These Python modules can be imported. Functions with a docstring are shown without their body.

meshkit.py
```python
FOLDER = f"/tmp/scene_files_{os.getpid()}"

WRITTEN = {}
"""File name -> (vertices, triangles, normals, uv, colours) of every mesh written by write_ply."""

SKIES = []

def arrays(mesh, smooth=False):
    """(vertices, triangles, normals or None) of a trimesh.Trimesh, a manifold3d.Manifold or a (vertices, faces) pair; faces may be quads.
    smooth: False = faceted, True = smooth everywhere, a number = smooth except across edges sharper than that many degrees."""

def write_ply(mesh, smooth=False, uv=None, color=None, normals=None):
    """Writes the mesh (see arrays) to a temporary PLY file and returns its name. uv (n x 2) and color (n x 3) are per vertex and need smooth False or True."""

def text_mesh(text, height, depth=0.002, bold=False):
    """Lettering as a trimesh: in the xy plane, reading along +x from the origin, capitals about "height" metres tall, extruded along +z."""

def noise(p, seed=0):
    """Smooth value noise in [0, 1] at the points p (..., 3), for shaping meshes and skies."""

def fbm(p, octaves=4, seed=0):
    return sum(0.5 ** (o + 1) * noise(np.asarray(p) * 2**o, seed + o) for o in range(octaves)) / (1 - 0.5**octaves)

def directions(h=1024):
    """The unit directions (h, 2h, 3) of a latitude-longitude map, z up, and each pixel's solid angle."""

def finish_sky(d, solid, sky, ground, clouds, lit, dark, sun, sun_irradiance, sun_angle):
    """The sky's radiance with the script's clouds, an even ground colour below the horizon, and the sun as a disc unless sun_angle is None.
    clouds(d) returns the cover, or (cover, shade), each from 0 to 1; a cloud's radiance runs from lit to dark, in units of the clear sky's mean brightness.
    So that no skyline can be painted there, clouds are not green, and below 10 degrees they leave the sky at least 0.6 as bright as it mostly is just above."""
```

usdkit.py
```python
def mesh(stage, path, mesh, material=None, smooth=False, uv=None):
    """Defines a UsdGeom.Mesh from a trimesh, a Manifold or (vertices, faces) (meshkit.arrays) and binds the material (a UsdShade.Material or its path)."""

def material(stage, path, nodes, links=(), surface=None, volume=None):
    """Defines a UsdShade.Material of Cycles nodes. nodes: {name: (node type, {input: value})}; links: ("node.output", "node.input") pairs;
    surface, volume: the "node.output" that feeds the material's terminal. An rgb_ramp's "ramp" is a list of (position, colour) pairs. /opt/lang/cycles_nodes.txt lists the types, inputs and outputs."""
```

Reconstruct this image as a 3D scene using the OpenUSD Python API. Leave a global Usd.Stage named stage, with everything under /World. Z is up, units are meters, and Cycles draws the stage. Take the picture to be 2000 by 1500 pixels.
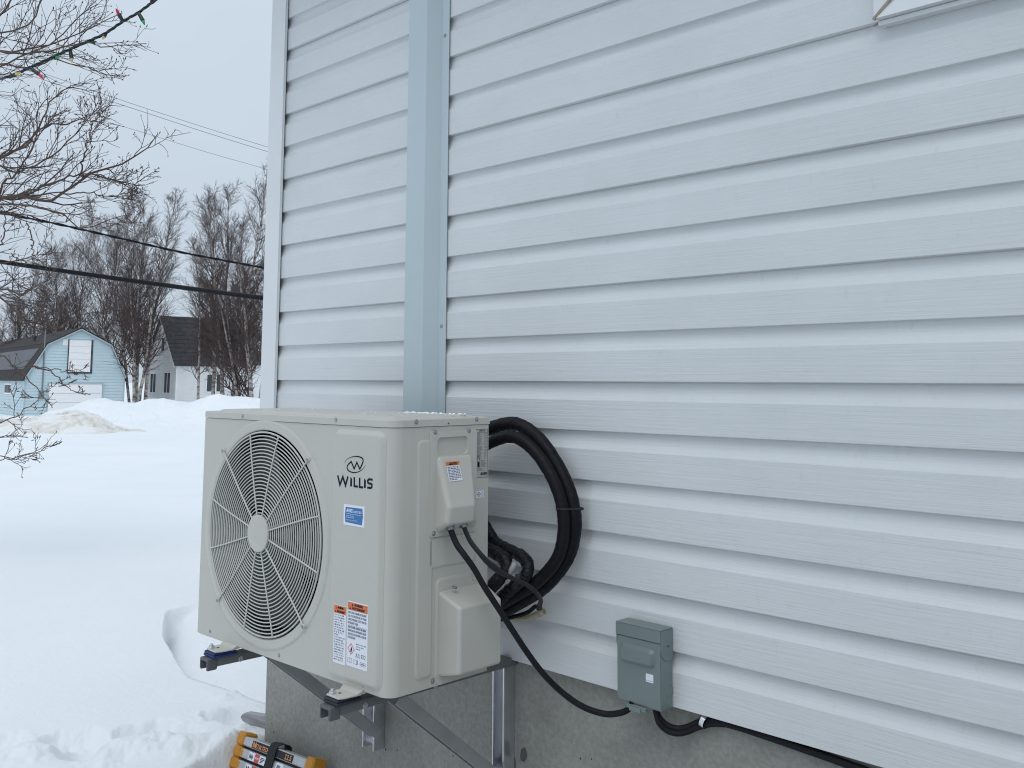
import math, numpy as np, trimesh, shapely, shapely.geometry as sg, manifold3d as m3
import usdkit, meshkit
from pxr import Usd, UsdGeom, UsdLux, UsdShade, Gf, Sdf
PI = math.pi
stage = Usd.Stage.CreateInMemory()
UsdGeom.SetStageUpAxis(stage, 'Z'); UsdGeom.SetStageMetersPerUnit(stage, 1.0)
UsdGeom.Xform.Define(stage, '/World'); UsdGeom.Scope.Define(stage, '/World/Looks')

# ------------------------------------------------------------------ camera
F, YAW, PITCH, ROLL = 1893.146, -0.7826464, 0.1049569, 0.0043157     # focal length in pixels of the 2000 px photo
SH = np.array([9.3809, -205.3823])
C = np.array([0.0, -1.94814, 1.551275])
def rot(y, p, r):
    f = np.array([math.sin(y) * math.cos(p), math.cos(y) * math.cos(p), math.sin(p)]); a = np.array([math.cos(y), -math.sin(y), 0]); u = np.cross(a, f)
    return np.array([math.cos(r) * a + math.sin(r) * u, -math.sin(r) * a + math.cos(r) * u, f])
RC = rot(YAW, PITCH, ROLL)
cam = UsdGeom.Camera.Define(stage, '/World/camera')
cam.CreateHorizontalApertureAttr(36.0); cam.CreateVerticalApertureAttr(27.0); cam.CreateFocalLengthAttr(36.0 * F / 2000)
cam.CreateHorizontalApertureOffsetAttr(-SH[0] * 36 / 2000); cam.CreateVerticalApertureOffsetAttr(SH[1] * 36 / 2000)
cam.CreateClippingRangeAttr(Gf.Vec2f(0.05, 5000)); cam.CreateExposureAttr(-0.36)
mat4 = np.eye(4); mat4[0, :3] = RC[0]; mat4[1, :3] = RC[1]; mat4[2, :3] = -RC[2]; mat4[3, :3] = C
cam.AddTransformOp().Set(Gf.Matrix4d(*mat4.ravel().tolist()))
# ------------------------------------------------------------------ overcast sky and a broad weak sun behind it
SUN_EL, SUN_AZ = math.radians(62), math.radians(148)       # azimuth = atan2(x, y)
SKY_STRENGTH, SUN_INT = 0.098, 0.30
CLOUD = 6.6
sky = UsdLux.DomeLight.Define(stage, '/World/sky')
sky_m = usdkit.material(stage, '/World/Looks/sky_look', {
    'sky': ('sky_texture', {'sky_type': 'single_scattering', 'sun_disc': False, 'sun_elevation': SUN_EL, 'sun_rotation': SUN_AZ}),
    'tc': ('texture_coordinate', {}),
    'n': ('noise_texture', {'scale': 1.6, 'detail': 3.0, 'roughness': 0.5, 'distortion': 0.3}),
    'sep': ('separate_xyz', {}),
    'grad': ('map_range', {'from_min': 0.0, 'from_max': 1.0, 'to_min': 1.24, 'to_max': 2.0, 'clamp': True}),
    'nr': ('map_range', {'from_min': 0.3, 'from_max': 0.7, 'to_min': 0.93, 'to_max': 1.07, 'clamp': True}),
    'mul': ('math', {'math_type': 'multiply'}),
    'cl': ('combine_color', {}), 'mr': ('math', {'math_type': 'multiply', 'value2': 0.84 * CLOUD}), 'mg': ('math', {'math_type': 'multiply', 'value2': 0.965 * CLOUD}), 'mb': ('math', {'math_type': 'multiply', 'value2': 1.105 * CLOUD}),
    'mix': ('mix', {'fac': 0.93, 'use_clamp': False}),
    'bg': ('background_shader', {'strength': SKY_STRENGTH})},
    [('tc.generated', 'n.vector'), ('tc.generated', 'sep.vector'), ('sep.z', 'grad.value'), ('n.fac', 'nr.value'), ('grad.result', 'mul.value1'), ('nr.result', 'mul.value2'),
     ('mul.value', 'mr.value1'), ('mul.value', 'mg.value1'), ('mul.value', 'mb.value1'), ('mr.value', 'cl.r'), ('mg.value', 'cl.g'), ('mb.value', 'cl.b'),
     ('sky.color', 'mix.color1'), ('cl.color', 'mix.color2'), ('mix.color', 'bg.color')], surface='bg.background')
UsdShade.MaterialBindingAPI.Apply(sky.GetPrim()).Bind(sky_m)
sky.GetPrim().SetCustomDataByKey('kind', 'structure'); sky.GetPrim().SetCustomDataByKey('label', 'pale blue-grey overcast winter sky'); sky.GetPrim().SetCustomDataByKey('category', 'sky')
sun = UsdLux.DistantLight.Define(stage, '/World/sun')
sun.CreateIntensityAttr(SUN_INT); sun.CreateAngleAttr(44.0); sun.CreateNormalizeAttr(True); sun.CreateColorAttr(Gf.Vec3f(1.0, 0.99, 0.975))
to_sun = np.array([math.cos(SUN_EL) * math.sin(SUN_AZ), math.cos(SUN_EL) * math.cos(SUN_AZ), math.sin(SUN_EL)])
zx = np.cross([0, 0, 1.0], to_sun); zx /= np.linalg.norm(zx); zy = np.cross(to_sun, zx)
sm = np.eye(4); sm[0, :3] = zx; sm[1, :3] = zy; sm[2, :3] = to_sun
sun.AddTransformOp().Set(Gf.Matrix4d(*sm.ravel().tolist()))

# ------------------------------------------------------------------ where a photo point lies on a known plane
def ray(px, py): return RC.T @ np.array([(px - 1000 - SH[0]) / F, -(py - 750 - SH[1]) / F, 1.0])
def onY(px, py, Y=0.0): d = ray(px, py); return C + d * (Y - C[1]) / d[1]
def onX(px, py, X): d = ray(px, py); return C + d * (X - C[0]) / d[0]
def onZ(px, py, Z): d = ray(px, py); return C + d * (Z - C[2]) / d[2]
def far(px, py, D): return C + ray(px, py) * D
def pix(P):
    v = (np.asarray(P, float) - C) @ RC.T
    return np.stack([1000 + F * v[..., 0] / v[..., 2], 750 - F * v[..., 1] / v[..., 2]], -1) + SH, v[..., 2]

# ------------------------------------------------------------------ scene helpers
def fb(p, octaves=4, seed=0): return 2 * meshkit.fbm(p, octaves, seed) - 1
used = {}
class T:
    def __init__(s, path, off=(0, 0, 0), rz=0.0):
        s.path, s.off, s.rz = path, np.array(off, float), rz
        s.prim = stage.GetPrimAtPath(path)
    def world_to(s, v):
        c, n = math.cos(s.rz), math.sin(s.rz); v = np.asarray(v, float) - s.off
        return np.stack([c * v[:, 0] + n * v[:, 1], -n * v[:, 0] + c * v[:, 1], v[:, 2]], 1)
def numbered(parent, name):
    k = (parent, name); n = used.get(k, 0); used[k] = n + 1
    return name if n == 0 else f'{name}_{n:03d}'
def data(p, **kw):
    for k, v in kw.items():
        if v: p.SetCustomDataByKey(k, v)
def thing(name, label, category, loc=(0, 0, 0), rz=0.0, group=None, kind=None):
    path = '/World/' + numbered('/World', name)
    x = UsdGeom.Xform.Define(stage, path); x.AddTranslateOp().Set(Gf.Vec3d(*map(float, loc))); x.AddRotateZOp().Set(math.degrees(rz))
    data(x.GetPrim(), label=label, category=category, group=group, kind=kind)
    return T(path, loc, rz)
def obj(name, mesh, material, parent=None, smooth=False, label=None, local=False, **kw):
    """ONE mesh; its points are given in world space unless local."""
    base = parent.path if parent else '/World'
    path = base + '/' + numbered(base, name)
    if hasattr(mesh, 'to_mesh') or isinstance(mesh, (tuple, list)):
        v, f, _ = meshkit.arrays(mesh)
        mesh = trimesh.Trimesh(v, f, process=False)
    if parent is not None and not local: mesh = trimesh.Trimesh(parent.world_to(mesh.vertices), mesh.faces, process=False)
    if smooth: mesh.merge_vertices()
    m = usdkit.mesh(stage, path, mesh, LOOK[material], smooth=smooth)
    data(m.GetPrim(), label=label, **kw)
    return T(path, parent.off if parent else (0, 0, 0), parent.rz if parent else 0.0)
def group_x(name, parent, label=None):
    path = parent.path + '/' + numbered(parent.path, name)
    x = UsdGeom.Xform.Define(stage, path); data(x.GetPrim(), label=label)
    return T(path, parent.off, parent.rz)
def cat(ms):
    ms = [trimesh.Trimesh(*meshkit.arrays(m)[:2], process=False) if not isinstance(m, trimesh.Trimesh) else m for m in ms]
    return trimesh.util.concatenate(ms)
def box(x0, x1, y0, y1, z0, z1):
    m = trimesh.creation.box([abs(x1 - x0), abs(y1 - y0), abs(z1 - z0)]); m.apply_translation([(x0 + x1) / 2, (y0 + y1) / 2, (z0 + z1) / 2]); return m
def cbox(x0, x1, y0, y1, z0, z1, b=0.003):
    p = []
    for sx in (0, 1):
        for sy in (0, 1):
            for sz in (0, 1):
                c = [(x0, x1)[sx], (y0, y1)[sy], (z0, z1)[sz]]; d = [b, b, b]; d = [d[0] * (1 - 2 * sx), d[1] * (1 - 2 * sy), d[2] * (1 - 2 * sz)]
                for k in range(3): q = list(c); q[(k + 1) % 3] += d[(k + 1) % 3]; q[(k + 2) % 3] += d[(k + 2) % 3]; p.append(q)
    return trimesh.convex.convex_hull(np.array(p))
def obox(c, ax, ay, az, hx, hy, hz, b=0.0):
    """Box at c with half sizes along the unit axes."""
    m = cbox(-hx, hx, -hy, hy, -hz, hz, b) if b else box(-hx, hx, -hy, hy, -hz, hz)
    v = m.vertices; m.vertices = np.asarray(c) + v[:, :1] * ax + v[:, 1:2] * ay + v[:, 2:] * az
    return m
def hull(pts): return trimesh.convex.convex_hull(np.array(pts, float))
def ball_hull(pts, r, n=16):
    """Rounded hull of balls: pts with one radius or a list of radii."""
    s = m3.Manifold.sphere(1.0, n); rs = np.broadcast_to(r, len(pts))
    return m3.Manifold.batch_hull([s.scale([a, a, a]).translate([float(t) for t in p]) for p, a in zip(pts, rs)])
def catmull(P, n=8):
    P = np.array(P, float); Q = np.vstack([2 * P[0] - P[1], P, 2 * P[-1] - P[-2]]); out = []
    for i in range(1, len(Q) - 2):
        t = np.linspace(0, 1, n, endpoint=False)[:, None]; a, b, c, d = Q[i - 1:i + 3]
        out.append(.5 * (2 * b + (c - a) * t + (2 * a - 5 * b + 4 * c - d) * t ** 2 + (3 * b - a - 3 * c + d) * t ** 3))
    return np.vstack(out + [P[-1:]])
def tube(P, r, sides=10, caps=True, oval=None):
    P = np.array(P, float); K = len(P); r = np.broadcast_to(r, K)
    t = np.gradient(P, axis=0); t /= np.linalg.norm(t, axis=1)[:, None]
    n = np.cross(t[0], [0.13, 0.27, 1.0]); n /= np.linalg.norm(n); N = []
    for k in range(K):
        n = n - t[k] * (n @ t[k]); n /= np.linalg.norm(n); N.append(n)
    N = np.array(N); B = np.cross(t, N); a = np.linspace(0, 2 * PI, sides, endpoint=False)
    v = P[:, None] + r[:, None, None] * (np.cos(a)[None, :, None] * N[:, None] + (np.sin(a) if oval is None else np.sin(a) * oval)[None, :, None] * B[:, None])
    i = np.arange(K - 1)[:, None] * sides; j = np.arange(sides)[None]; j2 = (j + 1) % sides
    q = np.stack([i + j, i + j2, i + sides + j2, i + sides + j], -1).reshape(-1, 4)
    f = np.vstack([q[:, [0, 1, 2]], q[:, [0, 2, 3]]]); v = v.reshape(-1, 3)
    if caps:
        v = np.vstack([v, P[:1], P[-1:]]); o = K * sides; jj = np.arange(sides)
        f = np.vstack([f, np.stack([np.full(sides, o), (jj + 1) % sides, jj], 1), np.stack([np.full(sides, o + 1), o - sides + jj, o - sides + (jj + 1) % sides], 1)])
    return trimesh.Trimesh(v, f, process=False)
def tubes(P, R, sides=4):
    """Many tubes at once. P (N,K,3), R (N,K)."""
    N, K = R.shape
    t = np.gradient(P, axis=1); t /= np.maximum(np.linalg.norm(t, axis=2, keepdims=True), 1e-9)
    ref = np.where(np.abs(t[:, :1, 2:]) > .8, np.array([1.0, 0, 0]), np.array([0, 0, 1.0])); n = np.cross(t, np.broadcast_to(ref, t.shape)); n /= np.maximum(np.linalg.norm(n, axis=2, keepdims=True), 1e-9); b = np.cross(t, n)
    a = np.linspace(0, 2 * PI, sides, endpoint=False)
    v = P[:, :, None] + R[:, :, None, None] * (np.cos(a)[None, None, :, None] * n[:, :, None] + np.sin(a)[None, None, :, None] * b[:, :, None])
    o = (np.arange(N) * K * sides)[:, None, None]; i = (np.arange(K - 1) * sides)[None, :, None]; j = np.arange(sides)[None, None]; j2 = (j + 1) % sides
    q = np.stack([o + i + j, o + i + j2, o + i + sides + j2, o + i + sides + j], -1).reshape(-1, 4)
    return trimesh.Trimesh(v.reshape(-1, 3), np.vstack([q[:, [0, 1, 2]], q[:, [0, 2, 3]]]), process=False)
def lathe(prof, n=24, c=(0, 0, 0), axis=(0, 0, 1.0)):
    """prof: (radius, height) along the axis."""
    prof = np.array(prof, float); ax = np.array(axis, float); ax /= np.linalg.norm(ax); u = np.cross(ax, [0.3, 0.5, 0.81]); u /= np.linalg.norm(u); w = np.cross(ax, u)
    a = np.linspace(0, 2 * PI, n, endpoint=False); K = len(prof)
    v = np.asarray(c) + prof[:, 0, None, None] * (np.cos(a)[None, :, None] * u + np.sin(a)[None, :, None] * w) + prof[:, 1, None, None] * ax
    i = np.arange(K - 1)[:, None] * n; j = np.arange(n)[None]; j2 = (j + 1) % n
    q = np.stack([i + j, i + j2, i + n + j2, i + n + j], -1).reshape(-1, 4)
    m = trimesh.Trimesh(v.reshape(-1, 3), np.vstack([q[:, [0, 1, 2]], q[:, [0, 2, 3]]]), process=False); m.update_faces(m.nondegenerate_faces()); return m
def extr(poly, h): return trimesh.creation.extrude_polygon(poly, h, engine='earcut')
def rrect(x0, x1, y0, y1, r): return sg.box(x0 + r, y0 + r, x1 - r, y1 - r).buffer(r, quad_segs=6)
def ring_pts(poly, n): 
    L = poly.exterior; return np.array([L.interpolate(t, normalized=True).coords[0] for t in np.linspace(0, 1, n, endpoint=False)])
def emboss(poly, h, bev, n=96, steps=4):
    """Raised field with a rounded shoulder: in the xy plane, rising along +z."""
    if poly.exterior.is_ccw is False: poly = sg.Polygon(list(poly.exterior.coords)[::-1])
    c = ring_pts(poly, n); ctr = np.array(poly.centroid.coords[0]); rows = []
    for k in range(steps + 1):
        s = k / steps; q = ring_pts(poly.buffer(-bev * s, join_style=1, quad_segs=6), 8 * n)
        # nearest point keeps the rings aligned
        d = ((c[:, None] - q[None]) ** 2).sum(2); rows.append(np.column_stack([q[d.argmin(1)] if k else c, np.full(n, h * math.sin(s * PI / 2) ** 1.2)]))
    v = np.vstack(rows); f = []
    for k in range(steps):
        i = np.arange(n); j = (i + 1) % n; o = k * n
        f.append(np.stack([o + i, o + j, o + n + j], 1)); f.append(np.stack([o + i, o + n + j, o + n + i], 1))
    top = sg.Polygon(rows[-1][:, :2]).buffer(0)
    tv, tf = trimesh.creation.triangulate_polygon(top, engine='earcut')
    cap = trimesh.Trimesh(np.column_stack([tv, np.full(len(tv), h)]), tf, process=False)
    if cap.face_normals[:, 2].mean() < 0: cap.invert()
    m = trimesh.Trimesh(v, np.vstack(f), process=False); m.update_faces(m.nondegenerate_faces())
    m = trimesh.util.concatenate([m, cap]); m.merge_vertices(digits_vertex=6); return m
def remap(m, fn):
    m = m.copy(); m.vertices = fn(np.asarray(m.vertices)); return m

# ------------------------------------------------------------------ materials
LOOK = {}
def mat(name, nodes, links, surface='p.BSDF'): LOOK[name] = usdkit.material(stage, '/World/Looks/' + name, nodes, links, surface=surface)
def simple(name, col, rough=0.5, metal=0.0, bump=0.0, bscale=60.0, var=0.06, vscale=8.0, spec=0.5, stretch=(1, 1, 1), dist=0.002):
    c = np.array(col)
    mat(name, {'g': ('geometry', {}), 'map': ('mapping', {'scale': stretch}),
        'n': ('noise_texture', {'scale': vscale, 'detail': 4.0, 'roughness': 0.6}), 'r': ('rgb_ramp', {'ramp': [(0.25, c * (1 - var)), (0.75, np.minimum(c * (1 + var), 1))]}),
        'b': ('noise_texture', {'scale': bscale, 'detail': 3.0}), 'bump': ('bump', {'strength': bump, 'distance': dist}),
        'p': ('principled_bsdf', {'roughness': rough, 'metallic': metal, 'specular_ior_level': spec})},
        [('g.position', 'map.vector'), ('map.vector', 'n.vector'), ('map.vector', 'b.vector'), ('n.fac', 'r.fac'), ('r.color', 'p.base_color')] + ([('b.fac', 'bump.height'), ('bump.normal', 'p.normal')] if bump else []))
# white vinyl with an embossed wood grain and a little grime
mat('vinyl', {'g': ('geometry', {}), 'm1': ('mapping', {'scale': (2.2, 2.2, 95.0)}), 'n1': ('noise_texture', {'scale': 1.6, 'detail': 5.0, 'roughness': 0.62, 'distortion': 0.5}),
    'm2': ('mapping', {'scale': (1.0, 1.0, 1.6)}), 'n2': ('noise_texture', {'scale': 2.3, 'detail': 6.0, 'roughness': 0.65}), 'r2': ('rgb_ramp', {'ramp': [(0.30, (.595, .615, .622)), (0.62, (.64, .66, .668))]}),
    'm3': ('mapping', {'scale': (9.0, 9.0, 3.0)}), 'n3': ('noise_texture', {'scale': 6.0, 'detail': 4.0, 'roughness': 0.7}), 'r3': ('rgb_ramp', {'ramp': [(0.60, (1, 1, 1)), (0.78, (.86, .85, .82))]}),
    'mul': ('mix', {'mix_type': 'multiply', 'fac': 0.6}), 'bump': ('bump', {'strength': 0.62, 'distance': 0.0020}), 'p': ('principled_bsdf', {'roughness': 0.42, 'specular_ior_level': 0.4})},
    [('g.position', 'm1.vector'), ('m1.vector', 'n1.vector'), ('g.position', 'm2.vector'), ('m2.vector', 'n2.vector'), ('n2.fac', 'r2.fac'), ('g.position', 'm3.vector'), ('m3.vector', 'n3.vector'), ('n3.fac', 'r3.fac'),
     ('r2.color', 'mul.color1'), ('r3.color', 'mul.color2'), ('mul.color', 'p.base_color'), ('n1.fac', 'bump.height'), ('bump.normal', 'p.normal')])
simple('white_trim', (.68, .70, .71), 0.35, var=0.03, vscale=3)
simple('caulk', (.30, .25, .20), 0.8, var=0.4, vscale=60)
mat('concrete', {'g': ('geometry', {}), 'n1': ('noise_texture', {'scale': 2.4, 'detail': 8.0, 'roughness': 0.68, 'distortion': 0.4}), 'r1': ('rgb_ramp', {'ramp': [(0.25, (.23, .227, .208)), (0.5, (.30, .297, .272)), (0.75, (.365, .36, .33))]}),
    'n2': ('noise_texture', {'scale': 70.0, 'detail': 6.0, 'roughness': 0.75}), 'r2': ('rgb_ramp', {'ramp': [(0.3, (.74, .74, .74)), (0.7, (1.12, 1.12, 1.12))]}), 'mul': ('mix', {'mix_type': 'multiply', 'fac': 1.0}),
    'v': ('voronoi_texture', {'scale': 34.0, 'randomness': 1.0}), 'nv': ('noise_texture', {'scale': 5.0, 'detail': 2.0}), 'th': ('map_range', {'from_min': 0.50, 'from_max': 0.72, 'to_min': 0.0, 'to_max': 0.145, 'clamp': True}), 'lt': ('math', {'math_type': 'less_than'}),
    'pit': ('mix', {'color2': (.03, .028, .025)}), 'sub': ('math', {'math_type': 'multiply', 'value2': -2.0}), 'hh': ('math', {'math_type': 'add'}),
    'bump': ('bump', {'strength': 0.6, 'distance': 0.003}), 'p': ('principled_bsdf', {'roughness': 0.85, 'specular_ior_level': 0.25})},
    [('g.position', 'n1.vector'), ('g.position', 'n2.vector'), ('g.position', 'v.vector'), ('g.position', 'nv.vector'), ('n1.fac', 'r1.fac'), ('n2.fac', 'r2.fac'), ('r1.color', 'mul.color1'), ('r2.color', 'mul.color2'),
     ('nv.fac', 'th.value'), ('v.distance', 'lt.value1'), ('th.result', 'lt.value2'), ('mul.color', 'pit.color1'), ('lt.value', 'pit.fac'), ('pit.color', 'p.base_color'), ('lt.value', 'sub.value1'), ('sub.value', 'hh.value1'), ('n2.fac', 'hh.value2'), ('hh.value', 'bump.height'), ('bump.normal', 'p.normal')])
simple('wet_concrete', (.085, .08, .072), 0.5, var=0.15, vscale=60)
mat('snow', {'g': ('geometry', {}), 'n1': ('noise_texture', {'scale': 0.5, 'detail': 6.0, 'roughness': 0.6}), 'r1': ('rgb_ramp', {'ramp': [(0.3, (.755, .785, .805)), (0.7, (.80, .815, .825))]}),
    'n2': ('noise_texture', {'scale': 26.0, 'detail': 7.0, 'roughness': 0.7}), 'bump': ('bump', {'strength': 0.5, 'distance': 0.018}), 'p': ('principled_bsdf', {'roughness': 0.75, 'specular_ior_level': 0.2, 'subsurface_weight': 0.0})},
    [('g.position', 'n1.vector'), ('g.position', 'n2.vector'), ('n1.fac', 'r1.fac'), ('r1.color', 'p.base_color'), ('n2.fac', 'bump.height'), ('bump.normal', 'p.normal')])
mat('dirty_snow', {'g': ('geometry', {}), 'n1': ('noise_texture', {'scale': 0.9, 'detail': 8.0, 'roughness': 0.75}), 'r1': ('rgb_ramp', {'ramp': [(0.30, (.42, .37, .29)), (0.44, (.70, .66, .59)), (0.56, (.86, .86, .85))]}),
    'n2': ('noise_texture', {'scale': 5.0, 'detail': 7.0, 'roughness': 0.7}), 'bump': ('bump', {'strength': 0.8, 'distance': 0.15}), 'p': ('principled_bsdf', {'roughness': 0.85, 'specular_ior_level': 0.2})},
    [('g.position', 'n1.vector'), ('g.position', 'n2.vector'), ('n1.fac', 'r1.fac'), ('r1.color', 'p.base_color'), ('n2.fac', 'bump.height'), ('bump.normal', 'p.normal')])
mat('packed_path', {'g': ('geometry', {}), 'n1': ('noise_texture', {'scale': 1.6, 'detail': 8.0, 'roughness': 0.7}), 'r1': ('rgb_ramp', {'ramp': [(0.35, (.20, .19, .175)), (0.55, (.36, .355, .345)), (0.7, (.55, .555, .56))]}), 'bump': ('bump', {'strength': 0.5, 'distance': 0.03}), 'p': ('principled_bsdf', {'roughness': 0.7})},
    [('g.position', 'n1.vector'), ('n1.fac', 'r1.fac'), ('r1.color', 'p.base_color'), ('n1.fac', 'bump.height'), ('bump.normal', 'p.normal')])
simple('beige_paint', (.485, .472, .425), 0.36, bump=0.06, bscale=420, var=0.025, vscale=5, spec=0.45, dist=0.0006)
simple('beige_wire', (.50, .495, .455), 0.34, var=0.03)
simple('beige_shade', (.40, .39, .35), 0.5, var=0.03)
simple('dark_plastic', (.008, .008, .009), 0.6, var=0.2)
simple('fan_grey', (.050, .056, .056), 0.42, var=0.1)
mat('coil', {'g': ('geometry', {}), 'm': ('mapping', {'scale': (0.5, 0.5, 260.0)}), 'n': ('noise_texture', {'scale': 1.0, 'detail': 1.0}), 'r': ('rgb_ramp', {'ramp': [(0.4, (.008, .009, .009)), (0.6, (.03, .032, .032))]}), 'p': ('principled_bsdf', {'roughness': 0.5, 'metallic': 0.3})},
    [('g.position', 'm.vector'), ('m.vector', 'n.vector'), ('n.fac', 'r.fac'), ('r.color', 'p.base_color')])
simple('cover_blue', (.455, .535, .56), 0.36, var=0.03, vscale=2.5, bump=0.04, bscale=90)
simple('box_grey', (.155, .192, .188), 0.38, var=0.05, vscale=12, bump=0.05, bscale=300)
simple('galvanised', (.42, .43, .44), 0.38, 0.75, var=0.14, vscale=14, bump=0.1, bscale=40)
simple('gland_metal', (.20, .21, .22), 0.3, 0.85, var=0.1, vscale=30)
simple('screw_steel', (.33, .34, .36), 0.30, 0.85, var=0.2, vscale=60)
simple('steel', (.62, .63, .65), 0.22, 0.95, var=0.12, vscale=20)
simple('arm_grey', (.15, .155, .155), 0.5, 0.25, var=0.08, vscale=20)
simple('cap_grey', (.085, .09, .10), 0.55, var=0.06)
simple('rubber_blue', (.007, .022, .10), 0.5, var=0.1)
simple('rubber_black', (.012, .013, .02), 0.55, var=0.15)
simple('black_foam', (.006, .006, .0078), 0.48, spec=0.18, bump=0.45, bscale=55, var=0.3, vscale=30, dist=0.006)
simple('black_tape', (.005, .005, .0068), 0.42, spec=0.28, bump=0.9, bscale=75, var=0.3, vscale=30, dist=0.006, stretch=(1, 1, 1.6))
simple('cable_black', (.008, .008, .0105), 0.6, spec=0.22, var=0.15, vscale=20, bump=0.05)
simple('cable_grey', (.024, .026, .031), 0.6, spec=0.25, var=0.15, vscale=20)
simple('hose_beige', (.40, .365, .25), 0.5, var=0.06)
simple('sticker_white', (.72, .74, .80), 0.35, var=0.02)
simple('sticker_orange', (.62, .155, .04), 0.4, var=0.05)
simple('sticker_blue', (.02, .14, .38), 0.3, var=0.05)
simple('sticker_red', (.55, .06, .07), 0.4, var=0.05)
simple('ink', (.012, .013, .03), 0.6, spec=0.12)
simple('ink_soft', (.15, .16, .21), 0.6, spec=0.15)
simple('ink_white', (.75, .80, .86), 0.4)
simple('ink_orange', (.72, .30, .12), 0.4)
simple('ladder_orange', (.48, .205, .015), 0.42, var=0.10, vscale=30, bump=0.08, bscale=120)
simple('aluminium', (.50, .51, .53), 0.40, 0.6, var=0.06, vscale=20)
simple('strap', (.012, .012, .014), 0.8, bump=0.4, bscale=220)
mat('grey_wood', {'g': ('geometry', {}), 'm': ('mapping', {'scale': (6, 6, 60)}), 'n': ('noise_texture', {'scale': 1.5, 'detail': 6.0}), 'r': ('rgb_ramp', {'ramp': [(0.3, (.20, .20, .205)), (0.7, (.36, .355, .36))]}), 'bump': ('bump', {'strength': 0.4, 'distance': 0.003}), 'p': ('principled_bsdf', {'roughness': 0.8})},
    [('g.position', 'm.vector'), ('m.vector', 'n.vector'), ('n.fac', 'r.fac'), ('r.color', 'p.base_color'), ('n.fac', 'bump.height'), ('bump.normal', 'p.normal')])
simple('bark_near', (.095, .062, .048), 0.8, bump=0.7, bscale=60, var=0.35, vscale=14, dist=0.006)
simple('twig_near', (.060, .042, .038), 0.75, var=0.3, vscale=10)
mat('birch_bark', {'g': ('geometry', {}), 'm': ('mapping', {'scale': (1.0, 1.0, 2.6)}), 'n': ('noise_texture', {'scale': 1.7, 'detail': 5.0, 'roughness': 0.7}), 'r': ('rgb_ramp', {'ramp': [(0.40, (.07, .06, .055)), (0.48, (.28, .25, .23)), (0.60, (.50, .46, .43))]}), 'p': ('principled_bsdf', {'roughness': 0.8})},
    [('g.position', 'm.vector'), ('m.vector', 'n.vector'), ('n.fac', 'r.fac'), ('r.color', 'p.base_color')])
simple('birch_twig', (.082, .057, .053), 0.8, var=0.25, vscale=0.5)
simple('barn_blue', (.57, .69, .73), 0.6, var=0.07, vscale=1.2)
simple('barn_shade_trim', (.40, .48, .51), 0.5)
simple('house_white', (.86, .86, .86), 0.6, var=0.05, vscale=1.2)
simple('door_white', (.86, .85, .84), 0.5, var=0.04)
mat('shingles', {'g': ('geometry', {}), 'n': ('noise_texture', {'scale': 2.2, 'detail': 5.0, 'roughness': 0.8}), 'r': ('rgb_ramp', {'ramp': [(0.3, (.034, .034, .038)), (0.7, (.085, .083, .087))]}), 'p': ('principled_bsdf', {'roughness': 0.9, 'specular_ior_level': 0.2})},
    [('g.position', 'n.vector'), ('n.fac', 'r.fac'), ('r.color', 'p.base_color')])
simple('roof_brown', (.026, .021, .020), 0.9, var=0.25, vscale=3)
simple('roof_patch', (.12, .125, .14), 0.8, var=0.15, vscale=2)
simple('dark_frame', (.05, .055, .06), 0.6)
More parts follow.
